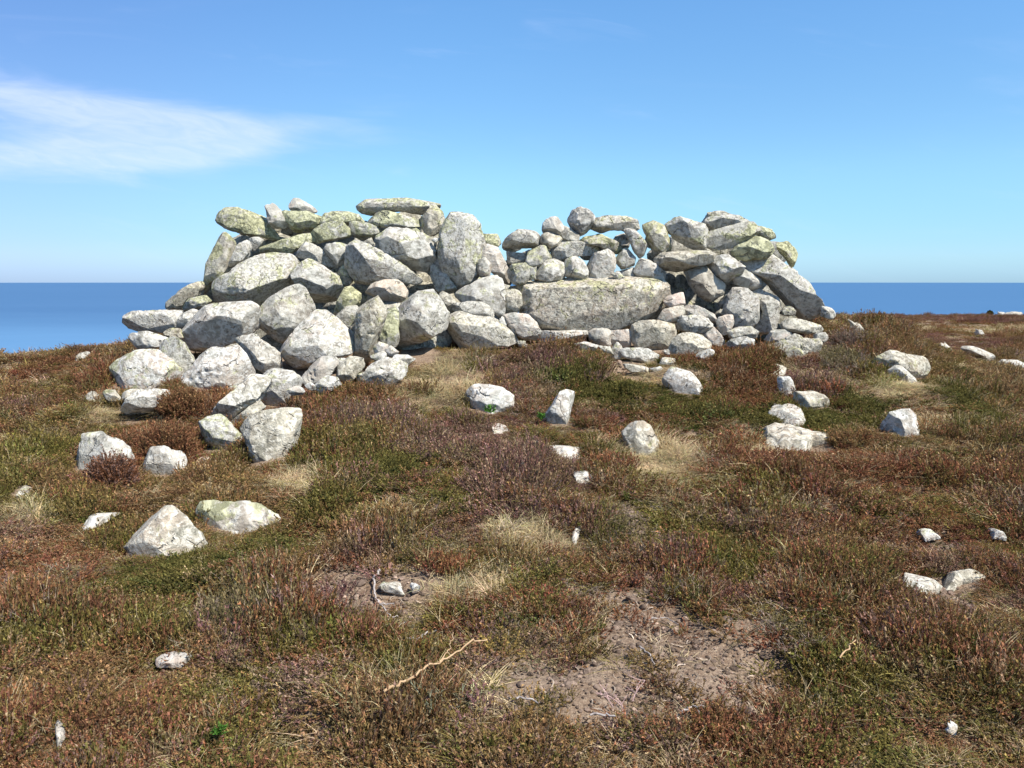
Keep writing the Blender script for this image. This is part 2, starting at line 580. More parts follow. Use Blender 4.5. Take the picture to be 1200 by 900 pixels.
def stone(t, pts, label, name='stone', cat='stone', dy=0.0, th=1.0, p=9.0, L=0.35, M=0.35, W=0.15, B=0.5,
          f=(), loose=False, group='stones of the tumbled dry wall', Y=None, sink=0.0, rough=1.0, seed=None, lev=None, grow=1.13, lie=False, rise=.075, base=True, chip=1.0):
    P = poly(t, pts) if isinstance(pts, str) else np.asarray(pts, float)
    seed = len(STONES) + 11 if seed is None else seed
    rg = np.random.default_rng(seed)
    lo, hi = P.min(0), P.max(0)
    cpx, crow = (lo + hi) / 2
    if Y is None:
        if loose:
            Y = hit(cpx, hi[1])[1]
        else:
            Y = y_face(cpx, 0.45 * crow + 0.55 * hi[1])
    wpx, hpx = hi - lo
    # thickness from the visible size
    mpp = Y / F
    thick = th * rg.uniform(0.85, 1.1) * (0.55 * min(wpx, hpx * (1.5 if loose else 1.0)) + 0.25 * max(wpx, hpx)) * mpp
    Yc = Y + dy + thick * (0.5 if not loose else 0.42)
    # outline at the stone's own distance
    W3 = at(P[:, 0], P[:, 1], np.full(len(P), Yc))
    q = W3[:, [0, 2]]
    if lie:
        W3 = np.array([hit(a0, b0, .05) for a0, b0 in P])
        q = W3[:, :2].copy()
        thick = max(.06, .5 * min(np.ptp(q[:, 0]), np.ptp(q[:, 1])))
    elif loose:            # reaches down into the ground
        zb = q[:, 1].min()
        hgt = q[:, 1].max() - zb
        low = np.clip(1 - (q[:, 1] - zb) / (0.5 * hgt), 0, 1)
        q[:, 1] -= low * (0.35 * hgt + 0.03) + sink
    x1, y1 = q[:, 0], q[:, 1]
    x2, y2 = np.roll(x1, -1), np.roll(y1, -1)
    cr = x1 * y2 - x2 * y1
    A = cr.sum() / 2
    c = np.array([((x1 + x2) * cr).sum(), ((y1 + y2) * cr).sum()]) / (6 * A)
    q = q - c
    # radius by angle
    N = 360
    th_ = np.arange(N) / N * 2 * math.pi
    dirs = np.stack([np.cos(th_), np.sin(th_)], -1)
    a_, b_ = q, np.roll(q, -1, 0)
    Rx = np.abs(q[:, 0]).max(); Rz = np.abs(q[:, 1]).max(); Ry = thick / 2
    dirs = dirs * np.array([Rx, Rz])          # angles measured in the stone's own proportions
    e = b_ - a_
    den = dirs[:, None, 0] * e[None, :, 1] - dirs[:, None, 1] * e[None, :, 0]
    den = np.where(np.abs(den) < 1e-9, 1e-9, den)
    tt = (a_[None, :, 0] * e[None, :, 1] - a_[None, :, 1] * e[None, :, 0]) / den
    ss = (a_[None, :, 0] * dirs[:, None, 1] - a_[None, :, 1] * dirs[:, None, 0]) / den
    ok = (tt > 1e-5) & (ss >= -1e-4) & (ss <= 1.0001)
    Rr = np.where(ok, tt, 0).max(1)
    med = np.median(Rr)
    Rr = np.where(Rr < 0.05 * med, med, Rr)
    kk = np.exp(-0.5 * (np.arange(-14, 15) / 1.8) ** 2); kk /= kk.sum()
    Rr = np.convolve(np.concatenate([Rr[-14:], Rr, Rr[:14]]), kk, 'valid') * grow
    size = math.sqrt(Rx * Rz)
    if lev is None:
        lev = 6 if math.sqrt(wpx * hpx) > 34 else (5 if math.sqrt(wpx * hpx) > 13 else 4)
    U, Fc = ICO[lev]
    d = U * np.array([Rx, Ry, Rz])
    ang = (np.arctan2(U[:, 2], U[:, 0]) / (2 * math.pi) * N) % N
    i0 = ang.astype(int) % N; fr = ang - np.floor(ang)
    rad = Rr[i0] * (1 - fr) + Rr[(i0 + 1) % N] * fr
    g2 = np.hypot(U[:, 0], U[:, 2]) / rad
    p = p * 1.7
    fac = [(rg.uniform(-.4, .4), -1, rg.uniform(-.1, .45), rg.uniform(.5, .72)),
           (rg.uniform(-.6, .6), -.7, .75, rg.uniform(.55, .82)),
           (rg.uniform(-.6, .6), -.75, -.7, rg.uniform(.70, .95)),
           (rg.choice([-1, 1]) * .85, -.7, rg.uniform(-.3, .3), rg.uniform(.62, .9)),
           (rg.uniform(-.3, .3), 1, rg.uniform(-.2, .3), rg.uniform(.7, .9)),
           (rg.uniform(-.5, .5), .7, .7, rg.uniform(.7, .9))]
    for _ in range(2):
        n_ = rg.normal(0, 1, 3); n_[1] = -abs(n_[1]) - .3
        fac.append((n_[0], n_[1], n_[2], rg.uniform(.66, .9)))
    if not base:
        fac = []
    fac += list(f)
    un = d / np.array([Rx, Ry, Rz])
    G = g2 ** p
    for nx, ny, nz, dd in fac:
        nn = np.array([nx, ny, nz], float); nn /= np.linalg.norm(nn)
        G = G + np.clip(un @ nn / dd, 0, None) ** (p * 1.5 if False else p)
    G = G ** (1 / p)
    pos = d / G[:, None]
    off = rg.uniform(-50, 50, 3)
    lown = fbm(pos + off, 1.1 / size, 2, seed)
    midn = fbm(pos + off, 6.5, 3, seed + 3)
    fine = fbm(pos + off, 24.0, 3, seed + 5)
    rid = 1 - np.abs(fbm(pos + off, 4.2, 2, seed + 8))
    rl = np.linalg.norm(pos, axis=1)
    disp = rough * (0.030 * size * lown + 0.024 * midn * min(1.5, size / 0.15) + 0.009 * fine
                    - 0.014 * np.clip(rid - 0.86, 0, 1) * 5 * min(1.0, size / 0.25))
    pos = pos * (1 + disp / np.maximum(rl, 0.02))[:, None]
    # keep the outline the stone shows
    NB = 120
    ab = ((np.arctan2(pos[:, 2] / Rz, pos[:, 0] / Rx) / (2 * math.pi) * NB) % NB)
    rr_ = np.hypot(pos[:, 0] / Rx, pos[:, 2] / Rz)
    mx = np.zeros(NB); np.maximum.at(mx, ab.astype(int) % NB, rr_)
    want = Rr.reshape(NB, N // NB).mean(1)
    mx = np.where(mx < .2 * want, want, mx)
    kf = want / mx
    kf = (np.roll(kf, 1) + 2 * kf + np.roll(kf, -1)) / 4
    kf = np.clip(kf * (1 + .012 * rg.normal(0, 1, NB)), .8, 2.2)
    kf = (np.roll(kf, 1) + 2 * kf + np.roll(kf, -1)) / 4
    aj = ab - .5
    j0 = np.floor(aj).astype(int) % NB; jf = aj - np.floor(aj)
    k_ = kf[j0] * (1 - jf) + kf[(j0 + 1) % NB] * jf
    pos[:, 0] *= k_; pos[:, 2] *= k_
    for _ in range(int(16 * chip)):
        n_ = rg.normal(0, 1, 3); n_[1] = -abs(n_[1]) - .35; n_ /= np.linalg.norm(n_)
        hh = pos @ n_
        lim = hh.max() - rg.uniform(.05, .20) * size
        ov = np.clip(hh - lim, 0, None)
        pos = pos - (ov * .92)[:, None] * n_
    if lie:
        pos = np.stack([pos[:, 0], pos[:, 2], -pos[:, 1]], -1)
        o = mesh_obj(name, pos, Fc, M_ROCK)
        zc = float(ground(c[0], c[1])[0])
        o.location = (c[0], c[1], zc + rise - thick * .5)
        gx = float(ground(c[0], c[1] + .15)[0] - ground(c[0], c[1] - .15)[0]) / .3
        o.rotation_euler = (math.atan(gx) * .8, 0, 0)
        o.color = (L, M, W, B)
        tag(o, label, cat, group, 'thing')
        STONES.append((c[0], c[1], zc, Rx * .78, Rz * .78, thick / 2, True))
        return o
    o = mesh_obj(name, pos, Fc, M_ROCK)
    o.location = (c[0], Yc, c[1])
    o.color = (L, M, W, B)
    tag(o, label, cat, group, 'thing')
    STONES.append((c[0], Yc, c[1], Rx, Ry, Rz, loose))
    return o


def wall_stones():
    s = stone
    DL = (-.6, -.45, -.65, .62)       # a facet turned down and to the left, away from the sun
    DN = (0, -.7, -.75, .6)           # a facet that overhangs at the front
    LF = (-.85, -.5, 0, .66)
    TP = (.2, -.6, .8, .62)
    # --- crest and upper courses of the left pile
    s('A', '690,185 700,130 760,85 830,80 930,120 1020,150 1045,210 1100,290 1060,310 960,270 850,260 760,225',
      'long pale lichened stone jutting out over the top left corner of the wall', L=.9, M=.3, dy=.1)
    s('B', '68,70 120,48 165,100 215,190 190,230 110,215 75,150', 'small mauve grey stone standing upright on the left crest', M=.15, L=.1, W=.2, B=.1, p=7, dy=.12)
    s('B', '230,55 260,15 310,20 370,55 425,105 380,118 290,115 245,95', 'rounded pinkish stone, highest on the crest above the left corner', W=.7, L=.1, M=.2, B=.2, dy=.25, p=4.5)
    s('B', '165,95 260,110 350,108 440,130 460,190 420,230 330,250 260,245 225,190', 'yellow green lichened stone under the rounded pinkish crest stone', L=1.0, M=.4, dy=.12)
    s('B', '440,200 470,140 540,105 640,110 710,130 740,180 660,195 560,205', 'low mossy grey stone on the crest left of the overhanging cap slab', L=.85, M=.6, dy=.15)
    s('B', '0,355 150,320 330,265 410,240 420,310 330,340 240,400 170,405 20,392', 'long greenish stone lying slantwise below the left crest', L=.85, M=.35, dy=.05, p=5)
    s('B', '390,250 460,200 560,178 610,185 652,235 642,280 560,300 480,312 400,335', 'lumpy grey green stone just below the low mossy crest stone', L=.8, M=.5, dy=.02)
    s('B', '650,190 700,180 780,190 840,215 862,245 800,292 720,297 668,250', 'grey and green stone tucked below the left tip of the cap slab', L=.8, M=.45, dy=.1)
    s('B', '285,420 340,320 410,345 490,395 535,450 580,502 500,492 420,457 350,445', 'pale wedge stone above the stone with a dark underside', L=.3, M=.2, B=.8, dy=.02, p=8)
    s('B', '480,352 560,330 640,335 650,400 602,492 560,472 500,405', 'small pale cracked stone left of the great pointed stone', L=.5, M=.3, B=.7, dy=.02)
    s('B', '255,550 300,490 370,448 400,460 560,570 602,690 580,722 450,782 370,735 310,640',
      'tilted block with lit top face and dark grey underside, midway up the left pile', L=.45, M=.2, B=.6, p=12, f=[(-.12, -.55, -.8, .36), (.25, -.6, .75, .52)], th=1.2, dy=-.12)
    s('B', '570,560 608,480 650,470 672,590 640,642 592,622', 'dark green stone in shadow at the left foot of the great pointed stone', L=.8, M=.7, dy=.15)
    s('B', '545,820 570,740 600,645 660,638 725,690 712,762 620,822 560,842', 'greenish stone in half shade right of the dark undersided block', L=.85, M=.4, dy=.05)
    s('B', '625,500 645,350 628,290 680,278 760,320 860,380 1020,490 1150,595 1148,635 1040,605 900,585 760,610 680,595',
      'great pointed stone with a greenish end, its tip aimed right', name='boulder', L=.4, M=.25, B=.7, p=10, th=1.1, f=[(-.8, -.55, .1, .5), (.1, -.6, -.8, .45), (.3, -.7, .6, .5)], dy=-.28)
    s('B', '760,322 810,293 828,335 792,352', 'fist sized grey stone wedged on top of the great pointed stone', dy=.0)
    s('C', '90,270 170,213 330,235 440,265 520,320 527,420 500,492 450,517 330,492 240,472 170,400 135,330',
      'big pale block with a yellowish patch under the cap slab', name='boulder', L=.42, M=.3, B=.7, p=9, f=[(-.3, -.6, -.75, .62), (.3, -.8, .5, .6)], dy=-.02)
    s('C', '-5,70 60,15 180,5 370,15 520,22 545,60 500,102 440,125 280,102 160,107 100,132 30,107',
      'flat grey green cap slab overhanging the highest left part', name='slab', cat='slab', L=.6, M=.55, B=.4, th=.8, dy=.12, p=7, f=[(0, -.6, -.8, .7)])
    s('C', '500,80 545,32 580,80 607,190 575,242 520,268 470,262 440,200 425,160 480,120', 'grey end block under the right end of the cap slab', L=.5, M=.35, B=.4, dy=.05)
    s('C', '75,180 130,110 200,103 330,140 430,160 437,202 340,218 200,218 130,212', 'flat dark mossy stone sandwiched under the cap slab', L=.75, M=.6, dy=.08, p=7)
    s('C', '330,228 380,206 440,250 430,290 350,270', 'small green stone peeping out over the big pale block', L=1.0, dy=.2)
    s('C', '515,310 545,288 572,300 540,332', 'tiny pale pebble wedged left of the tall egg shaped stone', B=.8, dy=.0)
    s('C', '578,260 600,195 650,130 720,108 790,135 842,210 872,330 857,420 852,560 790,602 700,617 630,592 590,500 568,380',
      'tall egg shaped boulder standing on end with a yellow lichen patch', name='boulder', L=.55, M=.3, B=.75, p=4, th=1.1, dy=-.12, lev=6, f=[(0, -.7, -.7, .82)])
    s('C', '505,600 510,470 545,360 575,340 605,500 645,590 690,640 630,685 550,665', 'shaded stone with one white spot, left below the egg shaped boulder', L=.35, M=.5, dy=.15)
    # --- middle of the left pile
    s('I', '178,195 220,135 320,108 400,103 440,135 458,215 430,262 330,250 230,235', 'pinkish loaf shaped stone under the tip of the great pointed stone', W=.6, L=.1, M=.15, B=.5, p=5, dy=-.05, f=[(0, -.6, -.8, .62)])
    s('C', '685,695 700,658 800,620 930,543 1000,588 1022,680 1017,852 980,865 930,775 870,745 740,742', 'three cornered pale grey stone below and right of the egg shaped boulder', L=.2, M=.3, B=.6, p=8, dy=-.03)
    s('C', '638,805 680,758 800,743 880,748 942,800 937,855 860,848 740,828', 'flat stone between the three cornered stone and the wide pale foot block', M=.3, L=.15, dy=-.03, p=6)
    s('C', '555,720 590,672 640,690 685,750 650,800 600,805', 'grey stone deep in shade left of the three cornered stone', M=.5, L=.1, dy=.12)
    s('C', '848,352 900,343 980,368 1032,470 1082,612 1062,637 1000,592 930,522 850,432', 'long pinkish stone slanting down right of the egg shaped boulder', W=.5, L=.2, M=.2, B=.5, dy=.06)
    s('C', '845,450 890,433 932,480 927,547 860,572 840,520', 'small beige stone squeezed right of the egg shaped boulder', W=.4, L=.4, dy=.02)
    s('C', '858,290 890,263 980,268 997,330 960,372 880,347', 'small yellow green stone on the crest right of the egg shaped boulder', L=1.0, M=.3, dy=.2)
    s('I', '730,372 760,338 860,343 1060,385 1200,488 1212,542 1140,575 980,600 860,615 795,530 745,440', 'wide pale block at the foot of the wall left of the great flat slab', name='boulder', L=.3, M=.25, B=.9, p=9, dy=-.15, f=[(-.8, -.55, -.1, .62), (.2, -.7, .6, .5)])
    s('I', '375,572 365,450 400,330 450,240 540,183 622,178 680,258 738,350 733,440 620,512 500,555 430,575',
      'big block with black blotches overhanging a dark hollow', name='boulder', L=.4, M=.55, B=.7, p=9, dy=-.18, f=[(-.2, -.55, -.8, .7), (.3, -.7, .6, .62)], th=1.2)
    s('I', '235,545 290,430 330,310 400,290 395,450 400,562 330,585 260,565', 'mossy yellowish stone left of the block with black blotches', L=.75, M=.35, B=.6, dy=.0)
    s('I', '72,642 95,480 115,330 175,240 250,233 322,290 302,390 252,492 203,642 162,705 100,685',
      'tall pale stone leaning on the pile, taller than wide, left of the mossy yellowish stone', L=.4, M=.2, B=.9, p=8, dy=-.2, f=[(-.85, -.5, 0, .6)])
    s('H', '838,150 880,98 960,38 1012,38 1022,100 942,242 900,212', 'small pale stone above the right corner of the biggest diamond block', L=.4, M=.2, B=.7, dy=-.02)
    s('H', '428,395 530,280 640,168 720,83 790,108 900,208 952,270 962,370 890,412 800,392 700,432 680,482 620,522 560,482 438,442',
      'biggest diamond shaped pale block in the middle of the left pile', name='boulder', L=.25, M=.25, B=.9, W=.3, p=9, th=1.0, dy=-.2, f=[(-.5, -.5, -.7, .66), (.2, -.7, .65, .5)])
    s('H', '285,170 310,90 390,10 500,-60 580,-94 620,-72 662,20 692,95 640,152 540,232 470,302 430,282 325,200',
      'five sided grey block pointing down, above left of the biggest diamond block', name='boulder', L=.4, M=.4, B=.6, p=10, dy=-.15, f=[(-.5, -.5, -.7, .75), (.1, -.85, .4, .6)])
    s('A', '592,650 640,598 790,540 850,480 960,430 1050,393 1128,403 1212,460 1224,520 1202,602 1130,662 1030,742 960,785 890,742 760,745 640,745',
      'very large pale boulder with a ridged top in the upper left pile', name='boulder', L=.5, M=.25, B=.8, p=8, dy=-.12, f=[(0, -.6, -.8, .72), (.1, -.7, .65, .6)])
    s('G', '722,190 760,120 860,20 930,-30 1050,-44 1150,-48 1240,-12 1273,40 1240,132 1150,222 1000,278 900,302 860,348 800,332 758,270',
      'broad white knobbly boulder left of the five sided block', name='boulder', L=.25, M=.22, B=1.0, W=.3, p=7, dy=-.15)
    s('A', '272,803 340,738 400,690 540,598 565,640 540,705 480,722 440,792 350,812', 'mottled stone on the left edge with sea behind it', L=.4, M=.65, dy=.15)
    s('A', '428,785 490,722 590,698 625,740 580,775 500,805 450,815', 'small greenish stone right of the mottled left edge stone', L=.8, M=.3, dy=.1)
    s('A', '532,690 560,600 600,510 650,380 690,270 740,243 790,290 824,350 792,432 772,502 700,572 622,602 600,662 562,702',
      'tall greenish stone forming the steep left edge of the upper wall', L=.75, M=.5, B=.4, dy=.05, f=[(-.7, -.6, -.4, .55)])
    s('A', '758,500 800,420 840,340 900,303 917,360 892,432 820,472', 'small flat stone leaning on the tall greenish edge stone', L=.4, M=.25, B=.6, dy=-.02, p=7)
    s('A', '905,300 960,283 1010,310 985,345 945,385 915,395', 'little dark grey stone shaded under the long jutting corner stone', M=.5, L=.2, dy=.1)
    s('G', '330,110 350,60 410,33 560,28 700,28 712,100 692,152 590,177 420,167 360,147', 'flat oblong slab with sea behind, low on the far left', name='slab', cat='slab', L=.35, M=.35, B=.6, th=.9, dy=-.05, p=7, f=[(-.2, -.6, -.75, .7)])
    s('G', '695,130 720,58 800,18 870,30 790,130 730,150', 'pale stone between the flat oblong slab and the broad knobbly boulder', L=.3, M=.25, B=.6, dy=.0)
    s('G', '598,180 640,148 720,153 738,215 680,222 620,207', 'small grey stone under the right end of the flat oblong slab', M=.3, B=.4, dy=-.05)
    s('G', '358,235 380,188 480,173 560,178 625,220 570,275 500,290 400,295', 'pale lumpy stone directly under the flat oblong slab', L=.3, M=.3, B=.8, dy=-.12)
    s('G', '558,290 590,240 680,213 732,243 782,330 802,382 752,495 700,455 650,372', 'upright pale stone right of the cream coloured boulder', L=.45, M=.35, B=.8, dy=-.1)
    s('G', '212,540 222,440 270,388 420,298 480,283 550,318 640,388 693,470 662,542 600,592 480,602 380,592 290,602 240,582',
      'rounded cream coloured boulder at the left foot of the pile', name='boulder', L=.5, M=.15, B=1.0, W=.45, p=6, dy=-.12)
    s('G', '262,722 330,672 400,602 480,588 617,598 602,662 492,742 400,792 280,772', 'white topped stone with a dark front, below the cream coloured boulder', L=.1, M=.2, B=1.0, p=11, Y=7.05, f=[(-.25, -.75, -.6, .36), (.2, -.45, .9, .5)], dy=-.05)
    s('G', '300,640 340,585 430,575 445,602 375,662 320,660', 'white wedge between the cream coloured boulder and the dark fronted stone', L=.1, M=.1, B=1.0, dy=-.28)
    s('G', '178,612 200,578 260,588 302,652 280,685 220,645', 'small pale stone at the left foot of the cream coloured boulder', B=.8, M=.2, dy=-.2)
    s('G', '732,582 760,480 820,398 890,308 950,283 1010,308 1110,288 1172,348 1228,460 1182,545 1080,600 950,610 840,615',
      'wide two humped white boulder rising from heather on the left', name='boulder', L=.2, M=.25, B=1.0, W=.3, p=6, dy=-.1)
    s('H', '150,300 200,268 280,243 330,300 442,390 442,490 340,512 275,460 215,380', 'pale block in a dark cleft with its left side in shadow', L=.2, M=.25, B=.8, p=10, dy=-.12, f=[(-.85, -.5, -.05, .45)])
    s('M', '243,342 280,308 420,198 480,138 560,48 642,28 668,130 602,242 522,312 400,402 340,365',
      'long white slab slanting down to the left with a dark underside', name='slab', cat='slab', L=.2, M=.3, B=1.0, p=10, Y=6.85, chip=.6, th=1.0, f=[(.45, -.5, -.75, .42), (-.1, -.55, .85, .5)])
    s('M', '585,290 620,230 675,150 650,60 740,13 840,38 912,110 882,152 822,222 802,302 680,324', 'pale lumpy stone right of the long slanting white slab', L=.4, M=.25, B=.9, p=6, dy=-.12)
    s('M', '498,440 540,368 620,328 760,298 893,318 893,422 873,502 843,602 782,682 702,720 600,725 556,652 532,530',
      'large pale streaked block standing at the lowest right of the left tail', name='boulder', L=.2, M=.5, B=.9, p=8, dy=-.05, Y=5.95, f=[(-.7, -.7, -.1, .7)])
    s('M', '193,392 240,353 330,348 400,418 462,490 432,552 360,642 300,664 248,602 217,490', 'lichened stone with a dark shaded front below the long slanting white slab', L=.65, M=.35, B=.7, p=10, Y=6.15, f=[(-.55, -.75, -.45, .3), (.35, -.4, .9, .5)])
    s('M', '400,405 520,305 610,235 640,300 560,380 510,450 470,500 420,450', 'dark stone in the hollow under the long slanting white slab', M=.6, B=.2, Y=6.75, dy=.1)  # added filler; its dark colour stands for the black void under the slab
    s('M', '338,672 380,610 450,538 500,478 545,500 525,602 482,665 400,700', 'beige stone between the dark fronted stone and the large streaked block', W=.8, L=.15, M=.15, B=.7, Y=6.25, dy=.05)
    s('M', '155,702 200,648 250,628 312,670 280,715 200,745', 'small pinkish stone at the foot of the dark fronted stone', W=.6, L=.2, M=.35, Y=5.95)
    s('L', '585,650 640,560 700,458 790,448 850,478 917,478 928,530 912,650 860,690 780,665 690,640', 'bright white stone low on the left with heather on both sides', L=.1, M=.2, B=1.0, Y=5.7, p=7)
    s('L', '108,700 138,600 185,480 198,370 240,318 310,298 350,338 400,398 450,398 532,450 557,560 552,655 480,700 300,760 150,775',
      'tall grey stone half hidden by dark heather, furthest left of the tail', name='boulder', L=.25, M=.5, B=.7, Y=5.7, p=6, th=.9, f=[(-.7, -.65, .1, .6)])
    # --- rubble at the foot of the left pile
    s('H', '618,560 680,480 740,408 862,418 872,450 802,562 740,625 650,605', 'pitted mauve stone under the biggest diamond block', W=.5, L=.1, M=.3, B=.3, dy=-.22, rough=1.6)
    s('H', '856,540 890,470 960,408 1052,430 1042,490 962,595 900,575', 'smooth white wedge stone in the rubble right of the pitted mauve stone', L=.1, M=.1, B=.9, dy=-.25)
    s('H', '638,612 680,588 732,630 692,655', 'palest small stone in the rubble under the pitted mauve stone', B=1.0, M=.1, dy=-.3)
    s('H', '718,605 800,540 885,560 890,605 800,668 740,660', 'speckled flat rubble stone at the heather edge below the diamond block', M=.4, B=.7, dy=-.3)
    s('H', '862,430 930,412 945,440 885,505 848,492', 'small grey stone between the pitted mauve stone and the white wedge', M=.4, dy=-.15)
    s('I', '75,835 110,770 180,758 200,705 330,660 462,705 435,785 340,858 200,850', 'wide flat pale stone at the foot of the tall leaning pale stone', L=.4, M=.3, B=.9, dy=-.2, p=5)
    s('I', '338,692 380,640 450,628 512,668 445,722 350,717', 'bright white flat stone at the left edge of the dark hollow', B=1.0, M=.1, L=.1, dy=-.2)
    s('I', '225,592 258,543 322,568 315,622 240,635', 'cream stone the size of a loaf left of the dark hollow', L=.4, W=.4, M=.1, B=.8, dy=-.15)
    s('I', '308,600 350,573 404,620 372,655 320,645', 'round cream pebble beside the bright white flat stone', W=.4, L=.2, M=.1, B=.8, dy=-.2, p=4)
    s('I', '205,645 300,605 335,655 240,690', 'narrow grey stone under the cream loaf sized stone', M=.3, dy=-.12)
    s('M', '820,160 900,128 945,160 920,195 850,200', 'low cream stone at the heather edge right of the pale lumpy stone', W=.4, B=.8, M=.1, Y=7.1)
    s('M', '500,620 545,590 560,640 520,690', 'dark chink stone beside the large streaked block', M=.6, Y=6.5)
    # --- the wall above and beside the great slab
    s('D', '62,650 120,623 182,650 188,740 150,793 78,783', 'squarish mottled stone left of the great flat slab', L=.4, M=.55, p=7, grow=1.13)
    s('D', '52,310 100,250 170,205 215,193 290,230 328,290 302,322 200,342 110,352 58,335', 'domed pale stone on the crest, left end of the lower wall top', L=.25, M=.15, B=.6, p=4.5, th=1.1, dy=-.05, f=[(-.3, -.6, -.75, .7)], grow=1.13)
    s('D', '88,360 150,368 217,374 213,432 150,447 93,442', 'small square grey stone shaded under the domed crest stone', M=.2, L=.05, W=.1, B=.1, p=9, dy=.12, grow=1.13)
    s('D', '222,430 240,360 310,318 370,323 403,395 352,442 270,473', 'rounded olive stone right of the small square shaded stone', L=.65, M=.45, p=4.5, grow=1.13)
    s('D', '92,490 140,443 210,438 258,480 248,542 190,592 130,582 103,540', 'ball shaped lichened stone at the upper left corner of the great slab', L=.6, M=.5, p=4, grow=1.13)
    s('D', '248,480 290,473 285,545 248,557', 'thin chock stone right of the ball shaped stone', M=.3, L=.5, dy=.05, grow=1.13)
    s('D', '276,552 290,488 350,428 420,413 482,440 494,500 478,552 380,567', 'broad mottled stone resting on the left of the great slab', L=.4, M=.5, B=.6, grow=1.13)
    s('D', '338,200 345,158 400,110 450,123 488,185 462,237 400,242 348,227', 'round lilac stone on the crest, left of the lone dark faced one', W=.35, L=.05, M=.25, B=.35, p=4, grow=1.13)
    s('D', '326,252 370,213 440,238 474,270 442,312 380,333 326,302', 'knobbly grey stone beneath the round lilac crest stone', L=.4, M=.4, grow=1.13)
    s('D', '468,230 490,180 530,198 588,240 584,277 520,282 478,277', 'small grey stone under the dark faced crest stone', L=.2, M=.2, dy=.06, grow=1.13)
    s('D', '516,140 545,73 600,50 660,68 703,120 672,192 632,232 590,247 538,200', 'round crest stone with a dark grey face, highest above the great slab', L=.15, M=.75, B=.5, p=5, grow=1.13)
    s('D', '396,350 440,303 540,273 620,298 700,318 750,355 680,384 580,389 460,424 408,402', 'long low lichened stone in the second course above the slab', L=.4, M=.35, B=.6, p=5, grow=1.13)
    s('D', '486,440 520,398 560,393 620,428 658,500 644,552 540,552 493,522', 'egg sized up stone sitting on the middle of the great slab', L=.4, M=.3, B=.6, p=4.5, grow=1.13)
    s('D', '646,450 700,380 800,348 849,375 844,462 824,552 740,565 656,552', 'squared granular stone standing on the great slab right of centre', L=.3, M=.5, W=.35, p=8, grow=1.13)
    s('D', '598,290 640,258 740,238 850,288 889,340 862,374 790,354 740,324 640,304', 'lichened stone bridging below the long crest lintel', L=.75, M=.4, B=.6, dy=.03, grow=1.13)
    s('D', '675,190 700,128 790,108 920,113 990,138 1014,190 950,233 900,206 820,204 760,224', 'long pale lintel stone on the crest over a sky gap', L=.45, M=.3, B=.7, p=6, dy=.02, grow=1.13)
    s('D', '908,195 980,205 1012,238 1074,320 1064,372 1020,398 978,350 945,270', 'leaning mottled stone at the right end of the crest lintel', L=.4, M=.5, B=.6, grow=1.13)
    s('E', '0,148 60,143 112,188 142,270 174,340 120,368 60,378 18,310 -18,230 -44,175', 'thick leaning stone with yellowish top, right of the mottled leaner', L=.75, M=.35, B=.6)
    s('D', '836,270 880,233 930,238 949,300 932,342 880,334', 'dark shaded stone behind the sky gap under the lintel', M=.6, L=.2, dy=.25, grow=1.13)
    s('D', '846,420 870,348 930,338 988,400 984,452 900,479', 'olive stone with a dark right side, left of the little sky gaps', L=.6, M=.55, dy=.08, grow=1.13)
    s('D', '986,500 1020,420 1065,390 1110,438 1180,488 1214,520 1204,554 1100,554 1008,534', 'pale wedge stone pointing right above the right end of the slab', L=.15, M=.15, B=.7, p=8, th=1.1, grow=1.13)
    s('D', '826,522 870,493 904,540 850,556', 'small pale chock on the slab beside the squared granular stone', B=.7, M=.2, grow=1.13)
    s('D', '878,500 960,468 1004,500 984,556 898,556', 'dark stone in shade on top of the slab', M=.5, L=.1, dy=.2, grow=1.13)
    s('D', '203,640 212,588 270,562 500,548 800,551 1000,558 1142,578 1184,640 1199,712 1176,815 1060,862 950,888 780,902 480,908 308,905 228,800',
      'great flat oblong slab of mottled granite built into the wall', name='slab', cat='slab', L=.45, M=.70, W=.35, B=.7, p=13, th=.7, dy=-.06, rough=.6,
      f=[(.80, -.30, -.52, 1.0), (0, -1, .04, .72), (0, -.4, .9, .93), (-.9, -.4, 0, .93), (0, .9, .4, .8)], lev=6, base=False)
    s('E', '133,190 160,138 230,120 320,148 390,168 423,230 423,302 360,354 280,314 198,262', 'plump rounded stone on the crest right of a triangular sky gap', L=.45, M=.4, B=.6, p=4.5, dy=-.1, th=1.3)
    s('E', '402,160 440,105 540,80 640,93 704,140 692,170 570,170 480,198 418,198', 'flat topmost stone of the right hand crest', L=.35, M=.4, B=.6, p=6, dy=-.02)
    s('E', '416,230 500,198 620,163 722,153 775,215 702,268 600,324 470,344 421,322', 'bulky lichened stone under the topmost right crest stone', L=.55, M=.5, B=.5, p=5, dy=-.1)
    s('E', '596,362 640,303 740,253 842,273 874,340 822,404 700,419 618,404', 'yellow green stone above the great leaning slab', L=.95, M=.45, p=5, dy=-.12)
    s('E', '735,168 870,203 894,260 832,284 758,242', 'pale green stone behind the crest, right of the topmost stone', L=.9, M=.2, dy=.15)
    s('E', '895,290 980,288 1044,350 1056,400 1024,464 976,404 918,344', 'green stone at the upper right shoulder behind the leaning slab', L=.9, M=.3, dy=.12)
    s('F', '426,72 520,28 620,0 700,-20 765,60 793,130 852,150 899,172 892,262 954,322 1004,390 974,455 880,444 796,372 696,252 618,174 516,124',
      'great leaning slab sloping down to the right end of the wall', name='slab', cat='slab', L=.35, M=.35, B=.6, p=8, th=1.15, dy=-.22, lev=6, f=[(-.4, -.5, -.75, .5)])
    s('F', '980,360 1050,358 1084,410 1044,446 988,424', 'pale stone at the lower tip of the great leaning slab', B=.8, M=.2, L=.2, dy=.05)
